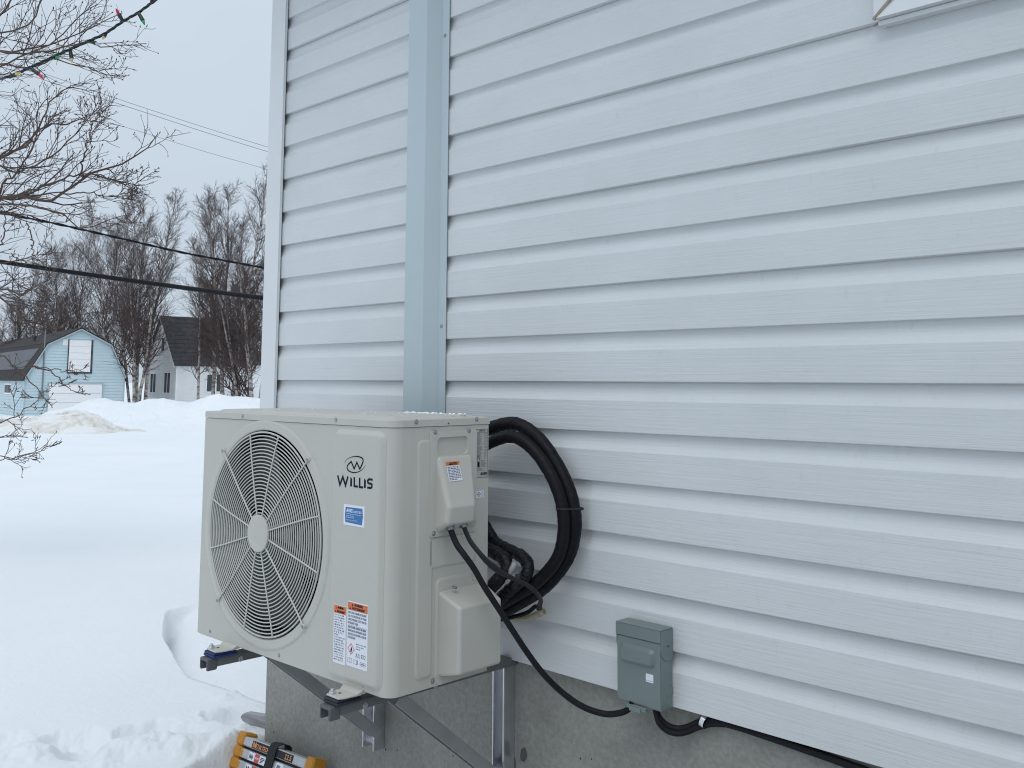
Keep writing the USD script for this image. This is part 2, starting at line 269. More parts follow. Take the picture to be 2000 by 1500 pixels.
mat('glass', {'t': ('transparent_bsdf', {'color': (.80, .86, .86)}), 'g': ('glossy_bsdf', {'roughness': 0.02, 'color': (1, 1, 1)}), 'f': ('fresnel', {'IOR': 1.5}), 'm': ('mix_closure', {})}, [('f.fac', 'm.fac'), ('t.BSDF', 'm.closure1'), ('g.BSDF', 'm.closure2')], surface='m.closure')
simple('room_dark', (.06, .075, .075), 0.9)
simple('mast_grey', (.20, .22, .23), 0.5, 0.3)
for nm, c in (('bulb_red', (.70, .03, .12)), ('bulb_green', (.05, .48, .20)), ('bulb_yellow', (.78, .66, .22)), ('bulb_cream', (.78, .66, .45)), ('bulb_pale', (.62, .70, .80))):
    mat(nm, {'p': ('principled_bsdf', {'base_color': c, 'roughness': 0.15, 'transmission_weight': 0.35}), 't': ('translucent_bsdf', {'color': c}), 'm': ('mix_closure', {'fac': 0.35})}, [('p.BSDF', 'm.closure1'), ('t.BSDF', 'm.closure2')], surface='m.closure')
simple('light_wire', (.008, .020, .018), 0.45)
simple('ice', (.86, .88, .90), 0.3)

# ================================================================== SNOW GROUND
def sstep(a, b, x): t = np.clip((x - a) / (b - a), 0, 1); return t * t * (3 - 2 * t)
RIDGE_PX = np.array([-600, -60, 0, 76, 94, 144, 173, 201, 243, 264, 287, 318, 343, 369, 389, 427, 447, 481, 515, 700, 1400], float)
RIDGE_PY = np.array([806, 811, 812, 811, 802, 791, 778, 776, 783, 784, 778, 777, 780, 783, 778, 766, 771, 774, 779, 780, 782], float)
D_BANK = 54.0
def smooth2(P, n=8):
    P = np.array(P, float); Q = np.vstack([2 * P[0] - P[1], P, 2 * P[-1] - P[-2]]); t = np.linspace(0, 1, n, endpoint=False)[:, None]
    return np.vstack([.5 * (2 * b + (c - a) * t + (2 * a - 5 * b + 4 * c - d) * t ** 2 + (3 * b - a - 3 * c + d) * t ** 3) for a, b, c, d in zip(Q, Q[1:], Q[2:], Q[3:])] + [P[-1:]])
NEAR_ = smooth2([onZ(*p, 0.25)[:2] for p in ((321, 1203), (319, 1222), (319, 1242), (333, 1266), (348, 1292), (362, 1314), (380, 1324), (440, 1342), (520, 1374), (600, 1390))], 5)
DUG = sg.Polygon(np.vstack([NEAR_, [onZ(*p, 0.25)[:2] for p in ((640, 1150), (388, 1186))]])).buffer(0); DUG_NEAR = sg.LineString(NEAR_)
DUG_FAR = sg.LineString([onZ(*p, 0.25)[:2] for p in ((322, 1203), (388, 1186), (640, 1150))])
BAND = sg.LineString([onZ(*p, 0.2)[:2] for p in ((420, 1322), (455, 1342), (490, 1358), (530, 1372))])
DENTS = [  # px, py, radius, depth, stretch along view
    (160, 1490, .10, -.085), (140, 1464, .14, -.055), (310, 1443, .12, -.06), (345, 1449, .10, -.055), (265, 1441, .08, -.035), (448, 1412, .11, -.085), (5, 1470, .11, -.06),
    (330, 1474, .10, .030), (260, 1482, .10, .030), (400, 1482, .10, .025), (455, 1472, .09, .035), (70, 1492, .12, .030), (215, 1502, .10, .020), (436, 1374, .06, .020), (470, 1446, .05, .030), (115, 1478, .06, .02)]
def ground_height(x, y):
    P = np.stack([x, y, np.zeros_like(x)], -1)
    v = P - C; dep = v @ RC[2]; lat = v @ RC[0]; r = np.hypot(x - C[0], y - C[1])
    z = 0.25 - 0.0222 * np.clip(r - 6.5, 0, 52) - 0.004 * np.clip(r - 58.5, 0, 200)
    front = dep > 5
    px = np.where(front, 1009.4 + F * lat / np.maximum(dep, 5), 1009.4)
    ridge = C[2] - (np.interp(px, RIDGE_PX, RIDGE_PY) - 742.0) * D_BANK / F
    base = 0.25 - 0.0222 * (D_BANK - 6.5)
    prof = np.where(dep < D_BANK, np.exp(-((dep - D_BANK) / 3.4) ** 2), np.exp(-((dep - D_BANK) / 2.2) ** 2))
    z = z + np.where(front & (dep < 72), np.maximum(ridge - base, 0.25) * prof, 0)
    # gentle swells, plus cloddy ploughed snow near the road
    q = np.stack([x, y, 0 * x], -1)
    z = z + 0.10 * fb(q * 0.13, 3, 3) * sstep(7, 16, r) + 0.022 * fb(q * 0.7, 3, 5)
    z = z + (0.20 * fb(q * np.array([.8, .8, 1]), 4, 8) + 0.14 * fb(q * np.array([2.2, 2.2, 1]), 3, 9)) * np.exp(-((dep - 47) / 8.0) ** 2) * front
    near = r < 9
    if near.any():
        xn, yn = x[near], y[near]; pn = shapely.points(xn, yn); zn = np.zeros_like(xn)
        wob = 0.03 * fb(np.stack([xn * 5, yn * 5, 0 * xn], -1), 3, 21)
        inside = shapely.contains(DUG, pn); d = shapely.distance(pn, DUG_NEAR); df = shapely.distance(pn, DUG_FAR)
        sc = 0.07 + 0.30 * sstep(0.1, 1.3, df)
        zn -= 0.19 * np.where(inside, sstep(0.0, 0.025, d + wob * .2) * np.exp(-np.maximum(d - .03, 0) / sc) * sstep(0.0, 0.05, df + .4 * wob), 0) + 0.03 * np.where(inside, sstep(0, .3, df) * sstep(0, .03, d), 0)
        zn -= 0.05 * np.exp(-(shapely.distance(pn, BAND) / 0.06) ** 2)
        rough = 0
        for i, (px_, py_, rad, dz) in enumerate(DENTS):
            c = onZ(px_, py_, 0.22)[:2]; dd = np.hypot(xn - c[0], yn - c[1]) / rad
            dd = dd + 0.35 * fb(np.stack([xn * 9, yn * 9, 0 * xn + i], -1), 2, 30)
            k = (1 - sstep(0.45, 1.05, dd)) if dz < 0 else np.exp(-(dd * 1.1) ** 2)
            zn += dz * k; rough = np.maximum(rough, 1 - sstep(0.5, 1.5, dd))
        zn += rough * (0.020 * fb(np.stack([xn * 7, yn * 7, 0 * xn], -1), 4, 40) + 0.014 * (fb(np.stack([xn * 17, yn * 17, 0 * xn], -1), 3, 41)))
        zn += sstep(.05, .6, rough) * 0.006 * fb(np.stack([xn * 45, yn * 45, 0 * xn], -1), 2, 43)
        # a faint edge running across the near snow and a bank against the wall
        ln = sg.LineString([onZ(*p, 0.25)[:2] for p in ((-200, 1345), (0, 1312), (200, 1235), (320, 1200), (480, 1160))]); dl = shapely.distance(pn, ln)
        zn += 0.022 * np.exp(-(dl / 0.22) ** 2)
        # trodden hollow where the ladder stands
        zn -= 0.22 * np.clip(sstep(-3.28, -3.20, xn + .30 * np.minimum(yn, 0) + wob), 0, 1) * sstep(-1.3, -.75, yn) * (1 - sstep(.06, .20, yn))
        z[near] += zn
    return z
def polar_patch(az, rad):
    A, Rr = np.meshgrid(az, rad, indexing='ij'); x = C[0] + Rr * np.sin(A); y = C[1] + Rr * np.cos(A)
    z = ground_height(x.copy(), y.copy()); n, k = A.shape; i = np.arange(n - 1)[:, None] * k; j = np.arange(k - 1)[None]
    q = np.stack([i + j, i + k + j, i + k + j + 1, i + j + 1], -1).reshape(-1, 4)
    return np.stack([x, y, z], -1).reshape(-1, 3), np.vstack([q[:, [0, 2, 1]], q[:, [0, 3, 2]]])
rad = np.concatenate([[0.02, 0.5, 1.0, 1.6], np.geomspace(2.1, 7.0, 300), np.geomspace(7.1, 30, 70), np.linspace(30.4, 66, 150), np.geomspace(67, 900, 24)])
rad2 = np.concatenate([rad[:4], rad[4:304:25], rad[304:374:8], rad[374:524:12], rad[524:]])
parts_ = [polar_patch(np.radians(np.linspace(-78, -52, 520)), rad), polar_patch(np.radians(np.linspace(-52, -14, 40)), rad), polar_patch(np.radians(np.linspace(-14, 282, 80)), rad2)]
obj('snow_ground', cat([trimesh.Trimesh(v, f, process=False) for v, f in parts_]), 'snow', smooth=True, kind='structure', label='deep white snow covering the yard up to the far houses', category='snow')
# the trodden, half-thawed path the photographer stands on, along the foot of the wall
PX0, PX1, PY0, PY1 = -1.9, 9.0, -4.2, 0.02
gx, gy = np.meshgrid(np.linspace(PX0, PX1, 120), np.linspace(PY0, PY1, 60), indexing='ij')
ed = np.minimum.reduce([gx - PX0, PX1 - gx, gy - PY0, np.full_like(gx, 9)]); hz_ = ground_height(gx.copy(), gy.copy())
wv = fb(np.stack([gx * 1.2, gy * 1.2, 0 * gx], -1), 3, 71)
pzz = hz_ + (.05 + .03 * fb(np.stack([gx * 5, gy * 5, 0 * gx], -1), 3, 70)) * sstep(.0, .5, ed + .3 * wv) - .06 * (1 - sstep(.0, .35, ed + .3 * wv))
n_x, n_y = gx.shape; ii = np.arange(n_x - 1)[:, None] * n_y; jj = np.arange(n_y - 1)[None]; qq = np.stack([ii + jj, ii + n_y + jj, ii + n_y + jj + 1, ii + jj + 1], -1).reshape(-1, 4)
obj('path', trimesh.Trimesh(np.stack([gx, gy, pzz], -1).reshape(-1, 3), np.vstack([qq[:, [0, 1, 2]], qq[:, [0, 2, 3]]]), process=False), 'packed_path', smooth=True, kind='structure', label='trodden dirty path along the foot of the house wall', category='path')
def ground_at(x, y): return float(ground_height(np.array([[x]], float), np.array([[y]], float))[0, 0])

# ================================================================== HOUSE
ROW = 0.127
Z_ROW0 = 1.55
def rowz(k): return Z_ROW0 + ROW * k
X_POST0, X_POST1 = onY(519.5, 400, -0.016)[0], onY(546.3, 400, -0.016)[0]
X_RIGHT = 2.2
HB = 7.0                                          # depth of the house
Z_EAVE = rowz(14)
house = thing('white_house', 'white house wall of lapped vinyl siding above a bare concrete foundation', 'house', (X_POST0, 0, 0))
def course_profile(z0, last):
    """From the butt upwards: (y, z). y grows into the wall."""
    p = [(0.0118, z0 - 0.0010), (0.0095, z0 - .0004), (0.0060, z0), (0.0030, z0 + 0.0002), (0.0010, z0 + 0.0010), (0.0, z0 + 0.0032), (0.0002, z0 + 0.040), (0.0004, z0 + 0.0795)]
    for t in np.linspace(0.10, 1, 8): p.append((0.0004 + 0.0140 * (1 - (1 - t) ** 2.0), z0 + 0.0795 + 0.0430 * t))
    p += [(0.0143, z0 + 0.1244)] + ([(0.0134, z0 + ROW - 0.0016)] if not last else [(0.0145, z0 + ROW + .004)])
    return p
rng = np.random.default_rng(7)
def siding(k, x0, x1, dy=0.0, seed=0):
    """One panel: two courses."""
    prof = np.array(course_profile(rowz(k), False) + course_profile(rowz(k + 1), True)); n = max(3, int((x1 - x0) / 0.07)); xs = np.linspace(x0, x1, n)
    y = np.repeat(prof[None, :, 0], n, 0) + dy; z = np.repeat(prof[None, :, 1], n, 0); x = np.repeat(xs[:, None], len(prof), 1)
    q = np.stack([x * 1.3, z * 3.0, np.full_like(x, seed * 3.7)], -1)
    w = fb(q.reshape(-1, 3), 2, 11).reshape(x.shape)
    z = z + 0.0009 * fb(np.stack([x * 1.1, np.full_like(x, seed * 1.3), 0 * x], -1).reshape(-1, 3), 2, 12).reshape(x.shape)
    y = y + 0.0011 * w
    v = np.stack([x, y, z], -1).reshape(-1, 3); m = len(prof); i = np.arange(n - 1)[:, None] * m; j = np.arange(m - 1)[None]
    qd = np.stack([i + j, i + m + j, i + m + j + 1, i + j + 1], -1).reshape(-1, 4)
    return trimesh.Trimesh(v, np.vstack([qd[:, [0, 1, 2]], qd[:, [0, 2, 3]]]), process=False)
X_SEAM = onY(1150.5, 1036, 0)[0]
X_SIDE0 = X_POST1 - 0.018
for k in range(-6, 14, 2):
    if k == -4:
        obj('siding_panel', siding(k, X_SIDE0, X_SEAM + 0.03, 0.0, k), 'vinyl', house, smooth=28)
        obj('siding_panel', siding(k, X_SEAM, X_RIGHT, -0.0022, k + 50), 'vinyl', house, smooth=28)
    else:
        obj('siding_panel', siding(k, X_SIDE0, X_RIGHT, 0.0, k), 'vinyl', house, smooth=28)
# corner post: a hollow vinyl angle with lips that cover the siding ends
zb, zt = rowz(-6) - 0.004, Z_EAVE
post = cat([cbox(X_POST0, X_POST1, -0.016, -0.0135, zb, zt, .0011), cbox(X_POST0 + .0003, X_POST0 + .0028, -0.0134, 0.085, zb, zt, .001), cbox(X_POST1 - 0.0025, X_POST1 - .0003, -0.0134, -0.004, zb, zt, .001),
            cbox(X_POST0 + .0029, X_POST0 + 0.012, 0.0825, 0.0849, zb, zt, .001)])
obj('corner_post', post, 'white_trim', house)
XF0 = onY(519, 1370, 0.026)[0]
fd = box(XF0, X_RIGHT + 3.5, 0.026, HB, -1.2, rowz(-6) + 0.05)
obj('foundation', fd, 'concrete', house, label='grey concrete foundation wall with pinholes and damp stains')
# two damp stains on the concrete
def on_found(poly, y=0.0248): return remap(extr(poly, 0.0008), lambda v: np.stack([v[:, 0], y + 0.0006 - v[:, 2], v[:, 1]], 1))
for (px, py, rx, rz, sd) in ((1023, 1474, .010, .022, 1), (1002, 1487, .009, .026, 2)):
    c = onY(px, py, .026); a = np.linspace(0, 2 * PI, 26, endpoint=False); r = 1 + .22 * np.sin(2 * a + sd) + .10 * np.sin(5 * a + 2 * sd)
    obj('damp_stain', on_found(sg.Polygon(np.column_stack([c[0] + rx * r * np.cos(a), c[2] + rz * r * np.sin(a)]))), 'wet_concrete', house)
# the rest of the house: core, far walls, eaves and roof
obj('wall_core', box(X_POST0 + 0.006, X_RIGHT + 3.5, 0.0195, HB, rowz(-6) + 0.052, Z_EAVE - 0.002), 'house_white', house)
obj('soffit', box(X_POST0 - 0.35, X_RIGHT + 3.8, -0.38, HB + .38, Z_EAVE, Z_EAVE + 0.16), 'white_trim', house)
rp = np.array([[X_POST0 - .4, -.42, Z_EAVE + .161], [X_POST0 - .4, HB + .42, Z_EAVE + .161], [X_POST0 - .4, HB / 2, Z_EAVE + 1.9], [X_RIGHT + 3.85, -.42, Z_EAVE + .161], [X_RIGHT + 3.85, HB + .42, Z_EAVE + .161], [X_RIGHT + 3.85, HB / 2, Z_EAVE + 1.9]])
obj('roof', hull(rp), 'shingles', house)
# window at the top right: mitred casing, sash and pane
wx0, wz0 = onY(1719, 44, 0)[0], onY(1719, 44, 0)[2]
wx1, wz1 = wx0 + 1.10, wz0 + 0.85
win = group_x('window', house)
cw, pr = 0.040, 0.030
def casing(a, b):
    """One mitred length: outer edge a-b anticlockwise seen from outside."""
    a, b = np.array(a), np.array(b); d = (b - a) / np.linalg.norm(b - a); n = np.array([-d[1], d[0]])
    g = 0.0012
    p = [a + d * g, b - d * g, b - d * (cw + g) + n * cw, a + d * (cw + g) + n * cw]
    m = extr(sg.Polygon(p), 1.0)
    v = m.vertices; depth = np.where(v[:, 2] > .5, 1.0, 0.0)
    inn = np.clip((v[:, :2] - a) @ n / cw, 0, 1)
    m.vertices = np.stack([v[:, 0], 0.015 - depth * (pr + 0.015 - 0.010 * inn), v[:, 1]], 1); m.fix_normals(); return m
cs = [(wx0, wz0), (wx1, wz0), (wx1, wz1), (wx0, wz1)]
for i in range(4): obj('casing', casing(cs[i], cs[(i + 1) % 4]), 'white_trim', win)
obj('sill_lip', cbox(wx0 + .001, wx1, -0.0135, 0.012, wz0 - 0.011, wz0 - 0.0006, .002), 'white_trim', win)
cr = [sg.LineString([(wx0 - .012, wz0 - .005), (wx0 + .002, wz0 + 0.0005)]).buffer(.0012), sg.LineString([(wx0, wz0), (wx0 + cw * 1.02, wz0 + cw * 1.02)]).buffer(.0028)]
obj('caulk', cat([remap(extr(cr[0], .004), lambda v: np.stack([v[:, 0], -.002 - v[:, 2], v[:, 1]], 1)), remap(extr(cr[1], .006), lambda v: np.stack([v[:, 0], -.0195 - v[:, 2] - 0.006 * (1 - np.clip((v[:, 0] - wx0) / cw, 0, 1)), v[:, 1]], 1))]), 'caulk', win)
for (a, b, c_, d_) in ((wx0 + cw, wx1 - cw, wz0 + cw, wz0 + cw + .035), (wx0 + cw, wx1 - cw, wz1 - cw - .035, wz1 - cw), (wx0 + cw, wx0 + cw + .035, wz0 + cw + .036, wz1 - cw - .036), (wx1 - cw - .035, wx1 - cw, wz0 + cw + .036, wz1 - cw - .036)):
    obj('sash', cbox(a, b, -0.012, 0.012, c_, d_, .002), 'white_trim', win)
obj('pane', box(wx0 + cw + .036, wx1 - cw - .036, 0.000, 0.004, wz0 + cw + .036, wz1 - cw - .036), 'glass', win)
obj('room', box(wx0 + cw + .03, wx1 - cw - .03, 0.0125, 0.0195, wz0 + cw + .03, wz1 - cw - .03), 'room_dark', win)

# ------------------------------------------------------------------ line-set cover: folded steel channel running up the wall
t_ = 0.038
xl, xf, xi, xr = onY(793.6, 420, -t_)[0], onY(829, 420, -t_)[0], onY(857.5, 420, -0.004)[0], onY(873.6, 420, -0.004)[0]
cover = thing('pipe_cover', 'pale blue-grey folded metal cover running up the white siding above the heat pump', 'pipe cover', (xl, 0, 1.2))
wfl = xr - xi
prof = [(xl - 0.014, -0.0042), (xl - 0.002, -0.0042), (xl, -t_), (xf, -t_), (xi, -0.0042), (xr, -0.0042)]
poly = sg.LineString(prof).buffer(0.0009, cap_style=2, join_style=1, quad_segs=3)
# bends rounded a little
pl = sg.LineString(prof); pl2 = sg.LineString(catmull(prof, 2)) if False else pl
zc0, zc1 = 1.18, Z_EAVE - .01
m = extr(poly, zc1 - zc0); m.apply_translation([0, 0, zc0]); obj('channel', m, 'cover_blue', cover, label='folded channel with a flat face and side flanges')
hx = (xi + xr) / 2
for xx, rr in ((xi + 0.0035, .0016), (xr - 0.004, .0012)):
    pass
obj('rib', tube([[xi + 0.0045, -0.0052, zc0], [xi + 0.0045, -0.0052, zc1]], .0012, 6), 'cover_blue', cover)
SCREW = [(0.0, .0032), (.0026, .0031), (.0044, .0020), (.0049, .0006), (.0066, .0004), (.0068, -.0004)]
def screw(c, axis, s=1.0):
    head = lathe([(r * s, h * s) for r, h in SCREW], 14, c, axis); return head
for z in (onY(866, 637, -.005)[2], onY(866, 637, -.005)[2] + 0.92): obj('screw', screw([(xi + xr) / 2, -0.0052, z], (0, -1, 0), .95), 'screw_steel', cover, smooth=30)

# ================================================================== HEAT PUMP (its own axes: u along the front, v towards the wall, z up)
KA = 0.95
G = 0.0288362
O = C + KA * (np.array([-2.84852, -0.46220, 0.782775]) - C)
W, D, HL, HT = 0.915166 * KA, 0.334801 * KA, 0.649834 * KA, 0.671303 * KA
eu = np.array([math.cos(G), math.sin(G), 0]); ev = np.array([-math.sin(G), math.cos(G), 0])
def loc(P): P = np.asarray(P) - O; return np.array([P @ eu, P @ ev, P[2]])
def glob(p): p = np.asarray(p, float); return O + p[..., :1] * eu + p[..., 1:2] * ev + p[..., 2:] * np.array([0, 0, 1.0])
def front(px, py, v=0.0): d = ray(px, py); return loc(C + d * ((v - (C - O) @ ev) / (d @ ev)))
def side(px, py, u=None): d = ray(px, py); u = W if u is None else u; return loc(C + d * ((u - (C - O) @ eu) / (d @ eu)))
hp = thing('heat_pump', 'beige outdoor heat pump unit with a round fan grille bracketed to the house wall', 'heat pump', O, G)
def L(name, mesh, material, parent=hp, smooth=False, **kw): return obj(name, mesh, material, parent, smooth, local=True, **kw)
def on_front(m, u0, z0, v0=0.0): return remap(m, lambda v: np.stack([u0 + v[:, 0], v0 - v[:, 2], z0 + v[:, 1]], 1))
def on_side(m, v0, z0, u0=None): return remap(m, lambda v: np.stack([(W if u0 is None else u0) + v[:, 2], v0 + v[:, 0], z0 + v[:, 1]], 1))
RCN = 0.031
fl, fr_ = front(411.5, 1046)[0], front(632.5, 1046)[0]
ft_, fbt_ = front(520, 841.5)[2], front(530, 1251.5)[2]
FC = np.array([(fl + fr_) / 2 - 0.001, (ft_ + fbt_) / 2]); FR = ((fr_ - fl) + (ft_ - fbt_)) / 4
# outline of the body seen from above, front left corner first, anticlockwise
def outline(o=0.0, v_end=None):
    a = np.linspace(-PI / 2, 0, 9); pts = [(-o + .004, -o), (W - RCN, -o)]
    pts += [(W - RCN + (RCN + o) * math.cos(t), RCN + (RCN + o) * math.sin(t)) for t in a[1:]]
    pts += [(W + o, D + o), (-o, D + o), (-o, -o + .004)]
    return pts
plate = sg.box(0, 0, W - RCN, HL).difference(sg.Point(*FC).buffer(FR + 0.001, quad_segs=40))
pm = on_front(extr(plate, 0.002), 0, 0, 0.002)
SV = 0.0575                                       # the seam on the side
cur = [(W - RCN, 0.0)] + [(W - RCN + RCN * math.cos(t), RCN + RCN * math.sin(t)) for t in np.linspace(-PI / 2, 0, 12)[1:]] + [(W, SV)]
cp = sg.Polygon(cur + [(x - (0.002 if i else 0), y + (.002 if i == 0 else 0)) for i, (x, y) in list(enumerate([(W, SV)] + [(W - RCN + (RCN - .002) * math.cos(t), RCN + (RCN - .002) * math.sin(t)) for t in np.linspace(0, -PI / 2, 12)]))])
cm = extr(cp.buffer(0), HL)
L('front_panel', cat([pm, cm]), 'beige_paint', smooth=35)
# ring pressed round the opening
ringp = [(FR + 0.030, 0.0005), (FR + 0.027, -0.0022), (FR + 0.022, -0.0040), (FR + 0.010, -0.0046), (FR + 0.004, -0.0040), (FR + 0.0008, -0.001), (FR, 0.006), (FR, 0.016)]
L('fan_ring', lathe([(r, -h) for r, h in ringp][::-1], 128, (FC[0], 0, FC[1]), (0, -1, 0)), 'beige_paint', smooth=50)
# right side panel with pressed fields
sp = on_side(extr(sg.box(SV + 0.0012, 0.0, D, HL), 0.002), 0, 0, W - 0.002)
L('side_panel', sp, 'beige_paint')
def field(v0, v1, z0, z1, r, h=.0035, bev=.007): return on_side(emboss(rrect(v0, v1, z0, z1, r), h, bev), 0, 0)
s_ = lambda px, py: side(px, py)[1:]
pf0 = s_(813, 860); pf1 = s_(842, 1322)
fields = [field(pf0[0] + .004, pf1[0], pf1[1], s_(813, 860)[1], .012), field(s_(834, 1110)[0], s_(928, 1093)[0], s_(834, 1112)[1] - .002, s_(840, 1052)[1] + .004, .012),
          field(s_(853, 1136)[0] - .004, s_(924, 1122)[0], .012, s_(853, 1130)[1], .016)]
L('pressed_field', fields[0], 'beige_paint', smooth=30); L('pressed_field', fields[1], 'beige_paint', smooth=30); L('pressed_field', fields[2], 'beige_paint', smooth=30)
# left side, back and base
L('left_panel', cbox(0.0005, 0.0025, 0.0025, D, 0, HL, .0008), 'beige_paint')
L('back_panel', cat([box(0.0026, .03, D - .002, D, 0, HL), box(W - 0.26, W - .0021, D - .002, D, 0, HL), box(0.0301, W - .2601, D - .002, D, HL - .04, HL), box(0.0301, W - .2601, D - .002, D, 0, .04)]), 'beige_paint')
L('base_pan', box(0.003, W - RCN, 0.0045, D - .0022, -0.003, 0.020), 'beige_shade')
# pressed field with the name on the front
e0, e1 = front(650.5, 1000), front(752, 1000); et, eb = front(690, 841), front(700, 1335)
L('name_field', on_front(emboss(rrect(e0[0], e1[0], eb[2] - .004, et[2] + .003, .022), .0095, .015, n=140, steps=6), 0, 0), 'beige_paint', smooth=32)
NV = -0.0095
# lid
lo = sg.Polygon(outline(0.0022)); z0l = HL + .0012
lidm = extr(lo, HT - z0l - .003); lidm.apply_translation([0, 0, z0l]); lt = remap(emboss(lo, .003, .0035, n=200, steps=3), lambda v: v + [0, 0, HT - .003])
li = remap(emboss(lo.buffer(-.030, join_style=1), .0055, .012, n=160, steps=4), lambda v: v + [0, 0, HT])
L('lid', cat([lidm, lt, li]), 'beige_paint', smooth=32)
for px, py in ((474, 813), (656, 820)): p = front(px, py, -.0022); L('screw', screw(p + [0, -.0002, 0], (0, -1, 0), .85), 'screw_steel', smooth=30)
for px, py in ((813, 824), (931, 819)): p = side(px, py, W + .0022); L('screw', screw(p + [.0002, 0, 0], (1, 0, 0), .95), 'screw_steel', smooth=30)
p = side(876, 827, W + .0022); L('rivet_hole', lathe([(0, .0004), (.0022, .0004), (.0022, -.002)], 12, p, (1, 0, 0)), 'dark_plastic')
for px, py in ((410, 1233), (545, 1280), (709, 1338)): p = front(px, py); L('screw', screw(p + [0, -.0002, 0], (0, -1, 0), .8), 'screw_steel', smooth=30)
p = front(635.5, 1067); L('pin_hole', lathe([(0, .0004), (.0020, .0004), (.0020, -.002)], 10, p, (0, -1, 0)), 'dark_plastic')
p = front(406, 1021); L('pin_hole', lathe([(0, .0004), (.0012, .0004), (.0012, -.002)], 10, p, (0, -1, 0)), 'dark_plastic')
# grille: rings, spokes and hub disc, domed a little
gr = group_x('grille', hp)
HR = 0.0525 * KA; NR = 24
def gv_(r): return -0.004 - 0.007 * (1 - (r / FR) ** 2)
for k in range(NR):
    r = HR + .004 + (FR - 0.0045 - HR - .004) * k / (NR - 1); a = np.linspace(0, 2 * PI, 97)
    w = .0026 if k == NR - 1 else .00185
    pth = np.stack([FC[0] + r * np.cos(a), np.full(97, gv_(r)), FC[1] + r * np.sin(a)], 1)
    c8 = np.linspace(0, 2 * PI, 6, endpoint=False)
    m = lathe([(r + w * math.cos(t), w * math.sin(t)) for t in np.append(c8, 0)], 96, (FC[0], gv_(r), FC[1]), (0, -1, 0)); L('ring', m, 'beige_wire', gr, smooth=80)
for k in range(12):
    a = math.radians(15 + 30 * k); mount = k in (1, 4, 7, 10)
    r1 = FR + .021 if mount else FR - .004
    rs = np.linspace(HR - .004, r1, 9); bend = math.radians(0.5) * np.sin((rs - HR) / (FR - HR) * PI)
    pth = np.stack([FC[0] + rs * np.cos(a + bend), np.array([gv_(min(r, FR)) - .0022 for r in rs]), FC[1] + rs * np.sin(a + bend)], 1)
    if mount: pth[-1, 1] = -.0075; pth[-2, 1] = -.0075
    L('spoke', tube(pth, .0022, 8), 'beige_wire', gr, smooth=50)
    if mount:
        q = pth[-1]; L('mount_lug', lathe([(.0062, -.004), (.0062, .002), (.005, .003), (0, .003)], 16, q, (0, -1, 0)), 'beige_wire', gr, smooth=40)
        L('screw', screw(q + [0, -.0032, 0], (0, -1, 0), .75), 'screw_steel', gr, smooth=30)
L('hub_disc', lathe([(0, .0052), (HR - .006, .0046), (HR - .001, .003), (HR, .000), (HR - .001, -.004), (0, -.004)], 64, (FC[0], gv_(0) - .004, FC[1]), (0, -1, 0)), 'beige_paint', gr, smooth=40)
# fan and the inside
L('shroud', lathe([(FR + .002, -.003), (FR + .001, -.10), (FR + .012, -.125)], 96, (FC[0], 0, FC[1]), (0, -1, 0)), 'fan_grey', smooth=60)
fan = group_x('fan', hp)
L('fan_hub', lathe([(0, .030), (.05, .028), (.06, .015), (.06, -.05), (0, -.05)], 40, (FC[0], .062, FC[1]), (0, -1, 0)), 'fan_grey', fan, smooth=40)
for k in range(3):
    n_, m_ = 12, 14; v = []
    for i in range(n_):
        r = .058 + (FR - .012 - .058) * i / (n_ - 1)
        for j in range(m_):
            s = j / (m_ - 1); a = math.radians(-20 + 120 * k + 20) + math.radians(88 - 14 * i / n_) * (s - .5) + .25 * i / n_
            v.append([FC[0] + r * math.cos(a), .040 + .062 * s - .016 * math.sin(PI * s), FC[1] + r * math.sin(a)])
    i = np.arange(n_ - 1)[:, None] * m_; j = np.arange(m_ - 1)[None]; q = np.stack([i + j, i + m_ + j, i + m_ + j + 1, i + j + 1], -1).reshape(-1, 4)
    f = np.vstack([q[:, [0, 1, 2]], q[:, [0, 2, 3]]]); v = np.array(v); th = v + [0, .003, 0]
    L('blade', trimesh.Trimesh(np.vstack([v, th]), np.vstack([f, f[:, ::-1] + len(v)]), process=False), 'fan_grey', fan, smooth=60)
L('motor_mount', cat([box(FC[0] - .05, FC[0] - .03, .135, .15, .021, HL - .004), box(FC[0] + .03, FC[0] + .05, .135, .15, .021, HL - .004), lathe([(0, .02), (.05, .018), (.05, -.05), (0, -.05)], 24, (FC[0], .155, FC[1]), (0, -1, 0))]), 'dark_plastic')
L('coil', cat([box(0.012, W - .262, D - .055, D - .012, .022, HL - .003), box(.004, .030, .03, D - .056, .022, HL - .003)]), 'coil')
L('partition', box(W - .258, W - .254, .01, D - .003, .021, HL - .003), 'dark_plastic')

